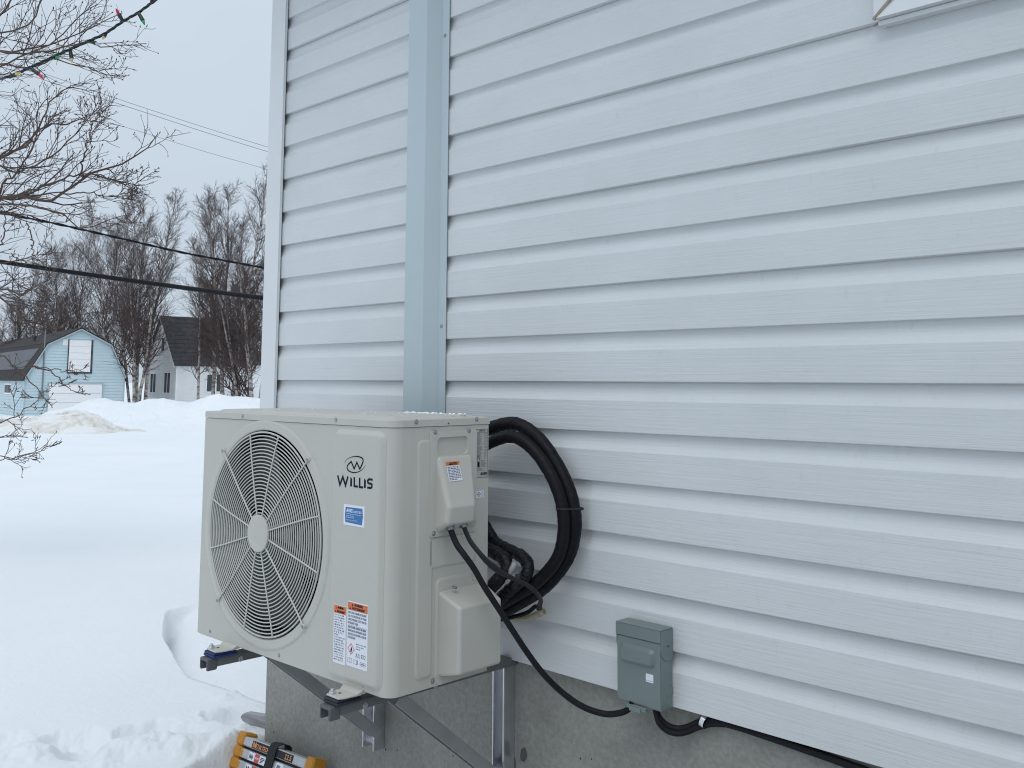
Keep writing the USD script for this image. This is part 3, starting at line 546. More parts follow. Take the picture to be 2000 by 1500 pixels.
# ---- logo on the front
def fpt(px, py): p = front(px, py, NV); return np.array([p[0], p[2]])
Q = lambda x, y: fpt(640 + x / 8.333, 870 + y / 8.333)
def stroke(pts, widths, n=10):
    P = catmull(pts, n); Wd = np.interp(np.linspace(0, len(pts) - 1, len(P)), np.arange(len(pts)), widths)
    return shapely.union_all([sg.MultiPoint([P[i], P[i + 1]]).buffer(1).envelope if False else sg.LineString([P[i], P[i + 1]]).buffer((Wd[i] + Wd[i + 1]) / 4, quad_segs=4) for i in range(len(P) - 1)])
def decal(poly, material, name, parent, v=NV, h=.0007, sm=False):
    gs = [g for g in getattr(poly, 'geoms', [poly]) if g.area > 1e-8]
    return L(name, on_front(cat([extr(g, h) for g in gs]), 0, 0, v), material, parent, sm)
logo = group_x('logo', hp)
mm = .001
sw = stroke([Q(275, 275), Q(330, 215), Q(420, 181), Q(505, 182), Q(565, 210), Q(578, 255), Q(555, 320), Q(524, 385)], [.3 * mm, .9 * mm, 1.8 * mm, 2.6 * mm, 3.2 * mm, 3.4 * mm, 3.6 * mm, 3.6 * mm])
zz = sg.LineString([Q(524, 385), Q(476, 275), Q(432, 380), Q(384, 262)]).buffer(1.8 * mm, join_style=2)
sw2 = stroke([Q(384, 262), Q(335, 310), Q(317, 362), Q(345, 412), Q(420, 441), Q(505, 427), Q(570, 385), Q(612, 325)], [3.6 * mm, 3.0 * mm, 3.0 * mm, 2.8 * mm, 2.4 * mm, 1.8 * mm, 1.0 * mm, .3 * mm])
decal(shapely.union_all([sw, zz, sw2]), 'ink', 'emblem', logo)
def letter(parts): return shapely.union_all(parts)
b_ = dict(cap_style=2, join_style=2)
wl = 2.6 * mm
letters = {
 'W': sg.LineString([Q(165, 487), Q(200, 640), Q(248, 510), Q(292, 652), Q(330, 505)]).buffer(wl, **b_),
 'I': sg.Polygon([Q(372, 515), Q(398, 545), Q(394, 668), Q(368, 664)]),
 'L': sg.LineString([Q(435, 515), Q(433, 662), Q(492, 670)]).buffer(wl * .95, **b_),
 'L2': sg.LineString([Q(523, 525), Q(520, 676), Q(576, 684)]).buffer(wl * .95, **b_),
 'I2': sg.Polygon([Q(597, 540), Q(622, 570), Q(620, 694), Q(593, 690)]),
 'S': sg.LineString([Q(732, 558), Q(672, 550), Q(654, 570), Q(656, 605), Q(672, 618), Q(708, 624), Q(722, 640), Q(720, 676), Q(704, 692), Q(646, 686)]).buffer(wl * .95, cap_style=2, join_style=1)}
for k, pgn in letters.items(): decal(pgn, 'ink', 'letter', logo)

# ---- stickers
def text(s, h, bold=False, width=None):
    m = meshkit.text_mesh(s, h, .0004, bold); m.vertices[:, 0] -= m.bounds[0, 0]
    if width: m.vertices[:, 0] *= width / m.bounds[1, 0]
    return m
trng = np.random.default_rng(11)
def scribble(x0, x1, z, h, end=1.0):
    """A line of print too small to read: short strokes in word groups."""
    out, x = [], x0
    while x < x0 + (x1 - x0) * end:
        for _ in range(trng.integers(2, 8)):
            if x > x0 + (x1 - x0) * end: break
            w = h * .12; hh = h * trng.uniform(.75, 1)
            out.append(sg.box(x, z, x + w, z + hh)); 
            if trng.random() < .7: out.append(sg.box(x, z + hh * trng.choice([0, .45, .85]), x + h * .42, z + hh * trng.choice([0, .45, .85]) + h * .14))
            x += h * .62
        x += h * .5
    return [o for o in out if o.area > 1e-10]
class Label:
    def __init__(s, name, place, poly, material, label=None):
        s.place = place; s.x = group_x(name, hp, label)
        L('backing', place(extr(poly, .0005), 0), material, s.x)
        s.k = 0
    def add(s, polys, material, name='print'):
        m = cat([extr(g, .0003) for p in polys for g in getattr(p, 'geoms', [p])]); s.put(m, material, name)
    def put(s, m, material, name='print', z=.0005): s.k += 1; L(name, s.place(m, z), material, s.x)
    def text(s, t, x, z, h, material='ink', bold=False, width=None):
        m = text(t, h, bold, width); m.apply_translation([x, z, 0]); m.vertices[:, 2] *= .75; s.put(m, material, 'lettering')
pf = lambda m, lift: remap(on_front(m, 0, 0, NV), lambda v: v - [0, lift, 0])
ps = lambda m, lift: remap(on_side(m, 0, 0, W), lambda v: v + [lift, 0, 0])
# blue certification sticker
a, b = front(672, 984, NV), front(711.5, 1031, NV); x0, x1, z1, z0 = a[0], b[0], a[2], b[2] 
lb = Label('sticker', pf, sg.box(x0, z0, x1, z1), 'sticker_white', 'white sticker with a blue AHRI CERTIFIED panel')
w, h = x1 - x0, z1 - z0
bl = sg.Polygon([(x0 + .10 * w, z0 + .16 * h), (x0 + .08 * w, z0 + .5 * h), (x0 + .11 * w, z1 - .15 * h), (x1 - .11 * w, z1 - .13 * h), (x1 - .08 * w, z0 + .5 * h), (x1 - .12 * w, z0 + .12 * h)]).buffer(.0015).buffer(-.0005)
lb.add([bl], 'sticker_blue', 'panel')
pz = lambda m: None
def lt2(t, x, z, hh, wd, bold=False):
    m = text(t, hh, bold, wd); m.apply_translation([x, z, 0]); m.vertices[:, 2] *= .75; lb.put(m, 'ink_white', 'lettering', .0008)
lt2('AHRI', x0 + .14 * w, z0 + .64 * h, .16 * h, .30 * w, True); lt2('CERTIFIED', x0 + .48 * w, z0 + .635 * h, .105 * h, .38 * w)
lb.put(cat([extr(g, .0003) for g in scribble(x0 + .14 * w, x1 - .2 * w, z0 + .45 * h, .045 * h, .55) + scribble(x0 + .14 * w, x1 - .2 * w, z0 + .36 * h, .05 * h, .6) + scribble(x0 + .14 * w, x1 - .2 * w, z0 + .24 * h, .04 * h, .8)] + [extr(sg.box(x0 + .14 * w, z0 + .55 * h, x1 - .14 * w, z0 + .562 * h), .0003)]), 'ink_white', 'print', .0008)
# left warning sticker
def tri(x, z, s): return sg.Polygon([(x, z), (x + s, z), (x + s / 2, z + s * .9)])
a, b = front(653, 1177.5, NV), front(674, 1300, NV); x0, x1, z1, z0 = a[0], b[0], a[2] - .002, b[2]; w, h = x1 - x0, z1 - z0
lb = Label('sticker', pf, sg.box(x0, z0, x1, z1), 'sticker_white', 'narrow white warning sticker with an orange heading')
lb.add([sg.box(x0 + .0006, z1 - .145 * h, x1 - .0006, z1 - .001)], 'sticker_orange', 'heading')
def ol(t, x, z, hh, wd):
    m = text(t, hh, True, wd); m.apply_translation([x, z, 0]); lb.put(m, 'ink', 'lettering', .0008)
ol('WARNING', x0 + .34 * w, z1 - .062 * h, .036 * h, .46 * w); ol('AVERTISSEMENT', x0 + .24 * w, z1 - .128 * h, .034 * h, .66 * w)
lb.put(cat([extr(tri(x0 + .2 * w, z1 - .064 * h, .1 * w), .0003), extr(tri(x0 + .08 * w, z1 - .13 * h, .1 * w), .0003)]), 'ink', 'print', .0008)
ls = []
for k in range(19): ls += scribble(x0 + .07 * w, x1 - .07 * w, z0 + h * (.815 - k * .0425), .027 * h, .45 if k in (8,) else trng.uniform(.86, .98))
lb.add(ls, 'ink_soft')
# right warning sticker
a, b = front(679.3, 1172.5, NV), front(717, 1312, NV); x0, x1, z1, z0 = a[0], b[0], a[2], b[2]; w, h = x1 - x0, z1 - z0
lb = Label('sticker', pf, rrect(x0, x1, z0, z1, .003), 'sticker_white', 'tall white flammable refrigerant sticker with an orange heading and red diamond')
lb.add([sg.box(x0 + .0015, z1 - .135 * h, x1 - .0015, z1 - .0022)], 'sticker_orange', 'heading')
ol('WARNING', x0 + .34 * w, z1 - .064 * h, .037 * h, .42 * w); ol('AVERTISSEMENT', x0 + .22 * w, z1 - .12 * h, .036 * h, .64 * w)
lb.put(cat([extr(tri(x0 + .22 * w, z1 - .066 * h, .08 * w), .0003), extr(tri(x0 + .1 * w, z1 - .122 * h, .08 * w), .0003)]), 'ink', 'print', .0008)
rows_ = ['RISK OF FIRE. FLAMMABLE REFRIGERANT', 'USED. TO BE REPAIRED ONLY BY TRAINED', 'SERVICE PERSONNEL. DO NOT PUNCTURE', 'REFRIGERANT TUBING.', "RISQUE D'INCENDIE. RÉFRIGÉRANT INFLAMMABLE", 'RÉPARATION PAR UN PERSONNEL DÛMENT', 'QUALIFIÉ. NE PAS PERFORER LA TUBULURE', 'DE RÉFRIGÉRANT.']
zz_ = z1 - .135 * h
for k, t in enumerate(rows_):
    lb.text(t, x0 + .05 * w, zz_ - (.056 + .053 * k + (.012 if k > 3 else 0)) * h, .034 * h, 'ink_soft', width=w * (.88 if k not in (3, 7) else (.5 if k == 3 else .38)))
lb.add([sg.box(x0 + .05 * w, zz_ - .236 * h, x1 - .05 * w, zz_ - .2335 * h)], 'ink_soft')
dc = np.array([x0 + .22 * w, z0 + .268 * h]); ds = .17 * w
dia = sg.Polygon([(dc[0], dc[1] + ds), (dc[0] + ds, dc[1]), (dc[0], dc[1] - ds), (dc[0] - ds, dc[1])])
lb.add([dia.difference(dia.buffer(-.0016, join_style=2))], 'sticker_red', 'diamond')
fl_ = stroke([(dc[0] + .001, dc[1] + .45 * ds), (dc[0] + .002, dc[1] + .1 * ds), (dc[0] + .0005, dc[1] - .15 * ds), (dc[0], dc[1] - .3 * ds)], [.0005, .003, .0055, .003])
lb.add([fl_, sg.box(dc[0] - .3 * ds, dc[1] - .5 * ds, dc[0] + .3 * ds, dc[1] - .42 * ds)], 'ink')
lb.add(scribble(x0 + .46 * w, x1 - .06 * w, z0 + .355 * h, .02 * h, .95) + scribble(x0 + .46 * w, x1 - .06 * w, z0 + .318 * h, .02 * h, .8) + scribble(x0 + .46 * w, x1 - .06 * w, z0 + .282 * h, .02 * h, .4), 'ink_soft')
lb.text('A2L R32', x0 + .45 * w, z0 + .165 * h, .062 * h, 'ink_soft', width=.46 * w)
pic = [sg.box(x0 + .07 * w, z0 + .06 * h, x0 + .26 * w, z0 + .125 * h), sg.box(x0 + .36 * w, z0 + .055 * h, x0 + .55 * w, z0 + .12 * h), rrect(x0 + .66 * w, x0 + .92 * w, z0 + .055 * h, z0 + .11 * h, .003)]
lb.add([q.difference(q.buffer(-.0007)) for q in pic] + [sg.box(x0 + .70 * w, z0 + .075 * h, x0 + .88 * w, z0 + .09 * h), sg.box(x0 + .50 * w, z0 + .06 * h, x0 + .54 * w, z0 + .115 * h), sg.box(x0 + .162 * w, z0 + .06 * h, x0 + .168 * w, z0 + .125 * h)], 'ink_soft')
# rating plate and small sticker on the side
a, b = side(929.5, 838), side(952.5, 932); x0, x1, z1, z0 = a[1], b[1], a[2], b[2]; w, h = x1 - x0, z1 - z0
lb = Label('sticker', ps, sg.box(x0, z0, x1, z1), 'beige_shade', 'beige rating plate covered in small print with a bar code')
fr0 = sg.box(x0 + .0008, z0 + .0008, x1 - .0008, z1 - .0008)
lb.add([fr0.difference(fr0.buffer(-.0006)), sg.box(x0 + .001, z1 - .075 * h, x1 - .001, z1 - .07 * h)], 'ink')
lb.text('WILLIS', x0 + .27 * w, z1 - .052 * h, .03 * h, 'ink', True, .46 * w)
ls = []
for k in range(27):
    z = z1 - (.10 + .0195 * k) * h; hh = .0125 * h
    ls += scribble(x0 + .06 * w, x0 + .56 * w, z, hh, trng.uniform(.35, 1)); 
    if k % 3 != 1: ls += scribble(x0 + .70 * w, x1 - .05 * w, z, hh, trng.uniform(.5, 1))
for k in range(7): ls += scribble(x0 + .42 * w, x1 - .06 * w, z0 + (.345 - .021 * k) * h, .0125 * h, trng.uniform(.3, .9))
for k in range(3): ls += scribble(x0 + .06 * w, x1 - .05 * w, z0 + (.185 - .02 * k) * h, .0125 * h, trng.uniform(.5, .95))
lb.add(ls, 'ink_soft')
dc = (x0 + .2 * w, z0 + .385 * h); dd = sg.Polygon([(dc[0], dc[1] + .011), (dc[0] + .006, dc[1]), (dc[0], dc[1] - .011), (dc[0] - .006, dc[1])])
bars, bx = [], x0 + .40 * w
while bx < x1 - .09 * w: bw = trng.uniform(.0004, .0013); bars.append(sg.box(bx, z0 + .055 * h, bx + bw, z0 + .11 * h)); bx += bw + trng.uniform(.0004, .0011)
lb.add(bars + [dd.difference(dd.buffer(-.0011)), sg.box(dc[0] - .003, z0 + .22 * h, dc[0] + .005, z0 + .325 * h)], 'ink')
a, b = side(930.5, 960), side(945, 971); x0, x1, z1, z0 = a[1], b[1], a[2] + .001, b[2]; w, h = x1 - x0, z1 - z0
lb = Label('sticker', ps, rrect(x0, x1, z0, z1, .001), 'sticker_white', 'tiny white sticker with a diamond mark')
dc = (x0 + .3 * w, z0 + .5 * h); dd = sg.Polygon([(dc[0], dc[1] + .4 * h), (dc[0] + .25 * w, dc[1]), (dc[0], dc[1] - .4 * h), (dc[0] - .25 * w, dc[1])])
lb.add([dd.difference(dd.buffer(-.0011)), sg.Point(dc).buffer(.0016)], 'ink'); lb.add(sum([scribble(x0 + .62 * w, x1 - .05 * w, z0 + q * h, .13 * h, 1) for q in (.15, .42, .7)], []), 'sticker_blue')
a, b = side(943.5, 1236), side(949.5, 1268); 
lb = Label('sticker', ps, sg.box(a[1], b[2], b[1], a[2]), 'sticker_white', 'small pale sticker low on the rear edge'); lb.add(scribble(a[1] + .001, b[1], b[2] + .004, .003, .9) + scribble(a[1] + .001, b[1], b[2] + .012, .003, .9), 'sticker_blue')

# ---- electrical cover with hand grip and cable glands
ec = group_x('electrical_cover', hp)
c0, c1 = side(838.5, 842), side(905, 1045); c2 = side(929, 835)
v0, v1, z0, z1 = c0[1], c2[1] - .001, side(836, 1047)[2] - .004, c0[2]
hv0, hv1, hz0, hz1 = side(851, 870)[1], side(911, 870)[1], side(880, 888)[2], side(880, 853)[2]
pl = rrect(v0, v1, z0, z1, .010)
hole = rrect(hv0, hv1, hz0, hz1, .012)
pg = on_side(extr(pl.difference(hole), .006), 0, 0, W + .0002)
# scooped hand grip
n_ = 60; o = ring_pts(hole, n_); rows_p = []
for s, dpt, dz in ((0, .0062, 0), (.05, .002, 0), (.10, -.014, -.001), (.26, -.026, .001), (.6, -.027, .003)):
    q = (o - hole.centroid.coords[0]) * (1 - s) + hole.centroid.coords[0]; rows_p.append(np.column_stack([q[:, 0], q[:, 1] + dz, np.full(n_, dpt)]))
rows_p.append(np.column_stack([np.full(n_, hole.centroid.x), np.full(n_, hole.centroid.y + .003), np.full(n_, -.027)]))
gv2 = np.vstack(rows_p); fq = []
for k in range(len(rows_p) - 1): i = np.arange(n_); j = (i + 1) % n_; fq += [np.stack([k * n_ + i, k * n_ + j, (k + 1) * n_ + j], 1), np.stack([k * n_ + i, (k + 1) * n_ + j, (k + 1) * n_ + i], 1)]
L('cover_plate', pg, 'beige_paint', ec)
L('hand_grip', on_side(trimesh.Trimesh(gv2, np.vstack(fq), process=False), 0, 0, W), 'beige_paint', ec, smooth=50)
pu = .054
B = lambda px, py, u: side(px, py, W + u)
lb4, rb4 = B(878, 990, pu), B(931, 986, pu)
top_z = side(880, 891)[2]
bot_z = side(880, 1040)[2] + .006
r_ = .012
pts = [[W + .002, hv0 + .010, top_z - .010], [W + .002, hv1 + .000, top_z - .010], [W + .002, v0 + .032, bot_z + .012], [W + .002, v1 - .014, bot_z + .012],
       [W + pu - r_, lb4[1] + .010, lb4[2] - .004], [W + pu - r_, rb4[1] - .010, lb4[2] - .004], [W + pu - r_ - .006, lb4[1] + .010, bot_z + .030], [W + pu - r_ - .006, rb4[1] - .008, bot_z + .030]]
bulge = ball_hull(pts, r_, 28)
bulge = bulge ^ m3.Manifold.cube([.3, .6, .9]).translate([W + .004, -.1, -.1])
L('cable_hood', bulge, 'beige_paint', ec, smooth=35)
for (px, py) in ((850, 844), (916, 841), (847, 1042)): p = side(px, py, W + .006); L('screw', screw(p, (1, 0, 0), .95), 'screw_steel', ec, smooth=30)
for (px, py) in ((861.5, 1040), (914, 1031), (912, 1023)): p = side(px, py, W + .0002); L('screw', screw(p + [.001, 0, 0], (1, 0, 0), .9), 'screw_steel', ec, smooth=30)
GL = []
for (px, py, uu) in ((879, 1029, .030), (905, 1024, .030)):
    p = side(px, py, W + uu); ax = np.array([.25, .10, -1.0]); ax /= np.linalg.norm(ax)
    L('cable_gland', lathe([(.006, .014), (.0125, .013), (.0128, .004), (.0145, .003), (.0145, -.002), (.0110, -.003), (.0104, -.010), (.006, -.011)], 12, p + ax * -.003, -ax), 'gland_metal', ec, smooth=30)
    GL.append(p + ax * .005)
a = B(884, 920, .03)
# sticker on the sloping face of the hood
tl, tr_, br_, bl_ = None, None, None, None
fa = np.array([W + .002 + r_ + .0, 0, top_z - .010]); fb2 = np.array([W + pu, 0, lb4[2] - .004])
def on_slope(px, py, lift=.0008):
    """Photo point on the plane of the hood's front face."""
    d2 = (fb2 - fa); n = np.array([-d2[2], 0, d2[0]]); n /= np.linalg.norm(n); n = n if n[0] > 0 else -n
    nw = n[0] * eu + np.array([0, 0, n[2]]); pw = glob(fa + n * lift); d = ray(px, py); return loc(C + d * (((pw - C) @ nw) / (d @ nw))), n
s0, nn = on_slope(869.5, 903); s1, _ = on_slope(895.5, 900.5); s2, _ = on_slope(903, 938); s3, _ = on_slope(877, 941)
ex = s1 - s0; ey = s3 - s0
def slope_quad(a0, b0, a1, b1, lift):
    q = np.array([s0 + ex * a0 + ey * b0, s0 + ex * a1 + ey * b0, s0 + ex * a1 + ey * b1, s0 + ex * a0 + ey * b1]) + nn * lift
    q2 = q - nn * .0004; return trimesh.convex.convex_hull(np.vstack([q, q2]))
st = group_x('sticker', hp, 'small white warning sticker with an orange heading on the cable hood')
L('backing', slope_quad(0, 0, 1, 1, .0012), 'sticker_white', st); L('heading', slope_quad(0, 0, 1, .2, .0016), 'sticker_orange', st)
ln = []
for k in range(9):
    x = .06
    while x < (.93 if k < 8 else .5):
        ww = trng.uniform(.06, .2); ln.append(slope_quad(x, .255 + k * .08, min(x + ww, .95), .298 + k * .08, .0016)); x += ww + .045
L('print', cat(ln), 'ink_soft', st); L('print', cat([slope_quad(.25, .05, .8, .10, .0019), slope_quad(.2, .12, .85, .165, .0019)]), 'ink', st)

# ---- valve cover low on the side
vc = group_x('valve_cover', hp)
q0, q1 = side(853.5, 1150), side(945.5, 1300); vv0, vv1 = q0[1], q1[1] - .004
pu = .078
f0, f1, f2 = side(898, 1186, W + pu), side(943, 1160, W + pu), side(895, 1312, W + pu)
r_ = .009
pts = [[W + .002, vv0 + r_ + .003, side(856, 1155)[2] - r_], [W + .002, vv1 - r_, side(856, 1155)[2] - r_ + .002], [W + .002, vv0 + r_ + .003, .030], [W + .002, vv1 - r_, .030],
       [W + pu - r_, f0[1] + r_, f0[2] - r_], [W + pu - r_, vv1 - r_ - .012, f0[2] - r_ + .002], [W + pu - r_, f0[1] + r_, f2[2] + r_ - .012], [W + pu - r_, vv1 - r_ - .012, f2[2] + r_ - .012]]
hood = ball_hull(pts, r_, 28) ^ m3.Manifold.cube([.3, .6, .9]).translate([W + .0045, -.1, .022])
L('valve_hood', hood, 'beige_paint', vc, smooth=35)
L('valve_plate', on_side(extr(rrect(vv0, side(950, 1300)[1] - .006, .0015, side(856, 1150)[2] + .002, .008), .0045), 0, 0, W + .0002), 'beige_paint', vc)
for (px, py, u) in ((888, 1147, .022), (917, 1308, .005), (845, 1330, .0002)): p = side(px, py, W + u); L('screw', screw(p, (.5, 0, .85) if u == .022 else (1, 0, 0), .95), 'screw_steel', vc, smooth=30)

# ---- wall brackets: arm, end cap, rubber pad, wall rail, brace; the unit's feet rest on them
ZCAP = 0.797
for nm, capFR, railpx, labl, pad, ylen in (('wall_bracket', (645, 1383), (963, 985, 993), 'galvanised wall bracket under the right end of the heat pump with a long rail', 'rubber_black', None), ('wall_bracket', (405.6, 1288.5), (709, 731, 738), 'galvanised wall bracket under the left end of the heat pump with a blue pad', 'rubber_blue', None)):
    cR = onZ(*capFR, ZCAP); x1 = cR[0]; x0 = x1 - .045; yt = cR[1]
    br = thing(nm, labl, 'bracket', ((x0 + x1) / 2, 0.026, ZCAP - .04))
    right = capFR[0] > 600
    t = .0025; ar0, ar1 = x0 + .0025, x1 - .0025
    ch = .022
    za = ZCAP - .0022
    obj('arm', cat([cbox(ar0, ar1, yt + .004, .0255, za - t, za, .0006), cbox(ar0, ar0 + t, yt + .004, .0255, za - ch, za - t, .0006), cbox(ar1 - t, ar1, yt + .004, .0255, za - ch, za - t, .0006)]), 'arm_grey', br)
    e = yt + .030
    capm = m3.Manifold.batch_hull([m3.Manifold.sphere(.004, 12).translate([a, b, c]) for a in (x0 + .004, x1 - .004) for b in (yt + .004, e - .004) for c in (ZCAP - .004, ZCAP - ch - .006)])
    capm = capm - m3.Manifold.cube([x1 - x0 - .013, .1, ch + .02]).translate([x0 + .0065, yt - .02, ZCAP - .0075 - ch - .02])
    obj('end_cap', capm, 'cap_grey', br, smooth=40)
    # pad and bolt
    pv0 = yt + .012; pz = ZCAP
    obj('rubber_pad', cat([cbox(x0 - .003, x1 + .010, pv0, pv0 + .070, pz + .0006, pz + .0072, .0015), cbox(x0 - .001, x1 + .008, pv0 + .001, pv0 + .069, pz + .0076, pz + .0138, .0015)]), pad, br)
    obj('rubber_pad', cat([cbox(x0 - .003, x1 + .010, pv0 + .34, pv0 + .41, pz + .0006, pz + .0138, .002)]), pad, br)
    # wall rail: U channel
    yl = -.016; rr1 = onY(railpx[1], 1400 if right else 1430, yl)[0]; rr0 = onY(railpx[0], 1400 if right else 1430, yl)[0]
    zb_ = onY(725, 1466, yl)[2]; zr0 = (-.1 if right else zb_); zr1 = ZCAP - .008
    obj('rail', cat([cbox(rr0, rr0 + .0032, yl, .0255, zr0, zr1, .0008), cbox(rr1 - .0032, rr1, yl, .0255, zr0, zr1, .0008), cbox(rr0 + .0033, rr1 - .0033, .0215, .0255, zr0, zr1, .0008)]), 'steel', br)
    obj('rail_edge', cat([cbox(rr0 - .001, rr0 + .0042, yl - .003, yl - .0002, zr0, zr1 - .03, .0008), cbox(rr1 - .0042, rr1 + .001, yl - .003, yl - .0002, zr0, zr1, .0008)]), 'steel', br)
    # brace from near the tip of the arm down to the rail
    xm = (ar0 + ar1) / 2
    a0 = np.array([xm, yt + .215, za - ch + .012]); b0 = np.array([xm, -.006, .480 if right else .468])
    d_ = b0 - a0; ln_ = np.linalg.norm(d_); d_ /= ln_; axx = np.array([1.0, 0, 0]); up_ = np.cross(axx, d_)
    obj('brace', cat([obox(a0 + d_ * ln_ / 2, d_, axx, up_, ln_ / 2, .017, .0013, .0005), obox(a0 + d_ * ln_ / 2 + axx * .0158 - up_ * .0165, d_, axx, up_, ln_ / 2, .0012, .015, .0005), obox(a0 + d_ * ln_ / 2 - axx * .0158 - up_ * .0165, d_, axx, up_, ln_ / 2, .0012, .015, .0005)]), 'galvanised', br)
    for c in ([x1 - .0015, yt + .10, za - ch / 2 - .004], [x1 - .0015, yt + .32, za - ch / 2 - .004]): obj('bolt', lathe([(0, .005), (.0052, .005), (.0052, .001), (.008, .001), (.008, -.001)], 6, c, (1, 0, 0)), 'steel', br)
    # the unit's foot on this arm
    for q in (0, 1):
        fz = pz + .0142; lf = []
        yy = pv0 + .002 if q == 0 else pv0 + .345
        foot = ball_hull([[x0 + .004, yy + .006, fz + .0025], [x1 + .004, yy + .006, fz + .0025], [x0 - .004, yy + .020, fz + .0025], [x1 + .009, yy + .020, fz + .0025], [x0 - .006, yy + .062, fz + .0025], [x1 + .012, yy + .062, fz + .0025]], .0025, 10)
        lo_ = np.array([[x0 - .006, yy + .045, fz + .001], [x1 + .012, yy + .045, fz + .001], [x0 - .014, yy + .066, O[2] + .004], [x1 + .020, yy + .066, O[2] + .004], [x0 - .006, yy + .075, fz + .001], [x1 + .012, yy + .075, fz + .001], [x0 - .014, yy + .085, O[2] + .004], [x1 + .020, yy + .085, O[2] + .004]])
        obj('foot', cat([foot, hull(lo_)]), 'beige_paint', hp, smooth=40)
        if q == 0:
            obj('slot', lathe([(0, .0004), (.004, .0004), (.004, -.001)], 12, [x0 + .022, yy + .028, fz + .0052], (0, 0, 1)), 'dark_plastic', hp)
            obj('bolt', lathe([(0, .011), (.0045, .011), (.0045, .006), (.0085, .006), (.0085, .001), (.0105, .001), (.0105, -.001)], 6, [x0 + .012, yy + .014, fz + .0052], (0, 0, 1)), 'steel', hp)

# ================================================================== HOSES AND CABLES
def path3(pts, Y, n=8):
    """Photo points with a depth Y each -> smooth curve in space."""
    return catmull([onY(px, py, y) for (px, py), y in zip(pts, Y)], n)
def lump(P, r, amp, seed, f=60):
    return r * (1 + amp * fb(np.column_stack([np.arange(len(P)) * f / 60.0 * .5, np.full(len(P), seed * 3.3), np.zeros(len(P))]), 3, seed))
ls_ = thing('line_set', 'thick black foam-wrapped refrigerant hoses coiled in a big loop behind the heat pump', 'refrigerant hoses', onY(1040, 1000, -.05))
p1 = [(880, 905), (915, 862), (955, 838), (998, 827), (1030, 838), (1062, 868), (1090, 912), (1110, 955), (1121, 1000), (1121, 1045), (1110, 1085), (1088, 1120), (1058, 1150), (1022, 1172), (985, 1192), (945, 1208), (900, 1215)]
y1 = [-.12, -.09, -.075, -.062, -.055, -.048, -.043, -.042, -.042, -.042, -.044, -.05, -.062, -.08, -.10, -.13, -.17]
p2 = [(880, 960), (915, 895), (955, 866), (995, 853), (1025, 864), (1054, 893), (1078, 932), (1094, 972), (1101, 1012), (1100, 1052), (1090, 1087), (1069, 1117), (1040, 1143), (1005, 1164), (965, 1186), (925, 1200)]
y2 = [-.13, -.11, -.10, -.092, -.086, -.08, -.076, -.074, -.073, -.073, -.077, -.085, -.10, -.12, -.14, -.16]
P = path3(p1, y1, 14); obj('hose', tube(P, lump(P, .0185, .07, 1), 18), 'black_foam', ls_, smooth=60, label='outer foam-wrapped hose of the loop')
P = path3(p2, y2, 14); obj('hose', tube(P, lump(P, .0165, .07, 2), 18), 'black_foam', ls_, smooth=60, label='inner foam-wrapped hose of the loop')
p3 = [(900, 960), (930, 990), (948, 1030), (966, 1058), (992, 1074), (1018, 1086), (1031, 1104), (1026, 1126), (1004, 1146), (980, 1168), (956, 1196), (925, 1222), (880, 1240)]
y3 = [-.11, -.105, -.10, -.10, -.105, -.11, -.115, -.125, -.135, -.145, -.16, -.18, -.20]
P = path3(p3, y3, 14); obj('hose', tube(P, lump(P, .0165, .13, 3), 16), 'black_tape', ls_, smooth=60, label='taped hose bent in an elbow')
p4 = [(900, 1062), (935, 1068), (960, 1076), (983, 1090), (990, 1108), (978, 1126), (962, 1144), (946, 1162), (925, 1180), (890, 1195)]
y4 = [-.15, -.145, -.145, -.148, -.155, -.165, -.175, -.185, -.20, -.22]
P = path3(p4, y4, 14); obj('hose', tube(P, lump(P, .017, .13, 4), 16), 'black_tape', ls_, smooth=60, label='taped hose bent behind the valve cover')
for k, ((pa, ya, ra), col) in enumerate((((( (1004, 1146), (1012, 1122)), -.155, .0075), 'cable_grey'), ((((986, 1128), (1006, 1098)), -.152, .008), 'aluminium'))):
    P = catmull([onY(*pa[0], ya), onY((pa[0][0] + pa[1][0]) / 2 + 3, (pa[0][1] + pa[1][1]) / 2, ya - .004), onY(*pa[1], ya)], 6); obj('bare_pipe', tube(P, ra, 12), col, ls_, smooth=50)
p5 = [(940, 1205), (975, 1210), (1005, 1204), (1030, 1196), (1046, 1184)]; P = path3(p5, [-.12, -.09, -.07, -.06, -.06], 8); obj('thin_hose', tube(P, .0055, 12), 'cable_black', ls_, smooth=50)
# tie round the loop
ta, tb_ = onY(1084, 993, -.112), onY(1127, 993, -.068)
tp = [onY(1086, 994, -.096), onY(1100, 994.5, -.098), onY(1122, 994.5, -.066), onY(1130, 994, -.058), onY(1140, 993.5, -.055)]
obj('cable_tie', cat([tube(catmull(tp, 6), .0022, 8), obox(onY(1135, 993.5, -.056), np.array([1.0, 0, 0]), np.array([0, 1.0, 0]), np.array([0, 0, 1.0]), .0035, .003, .004, .0008)]), 'rubber_black', ls_)
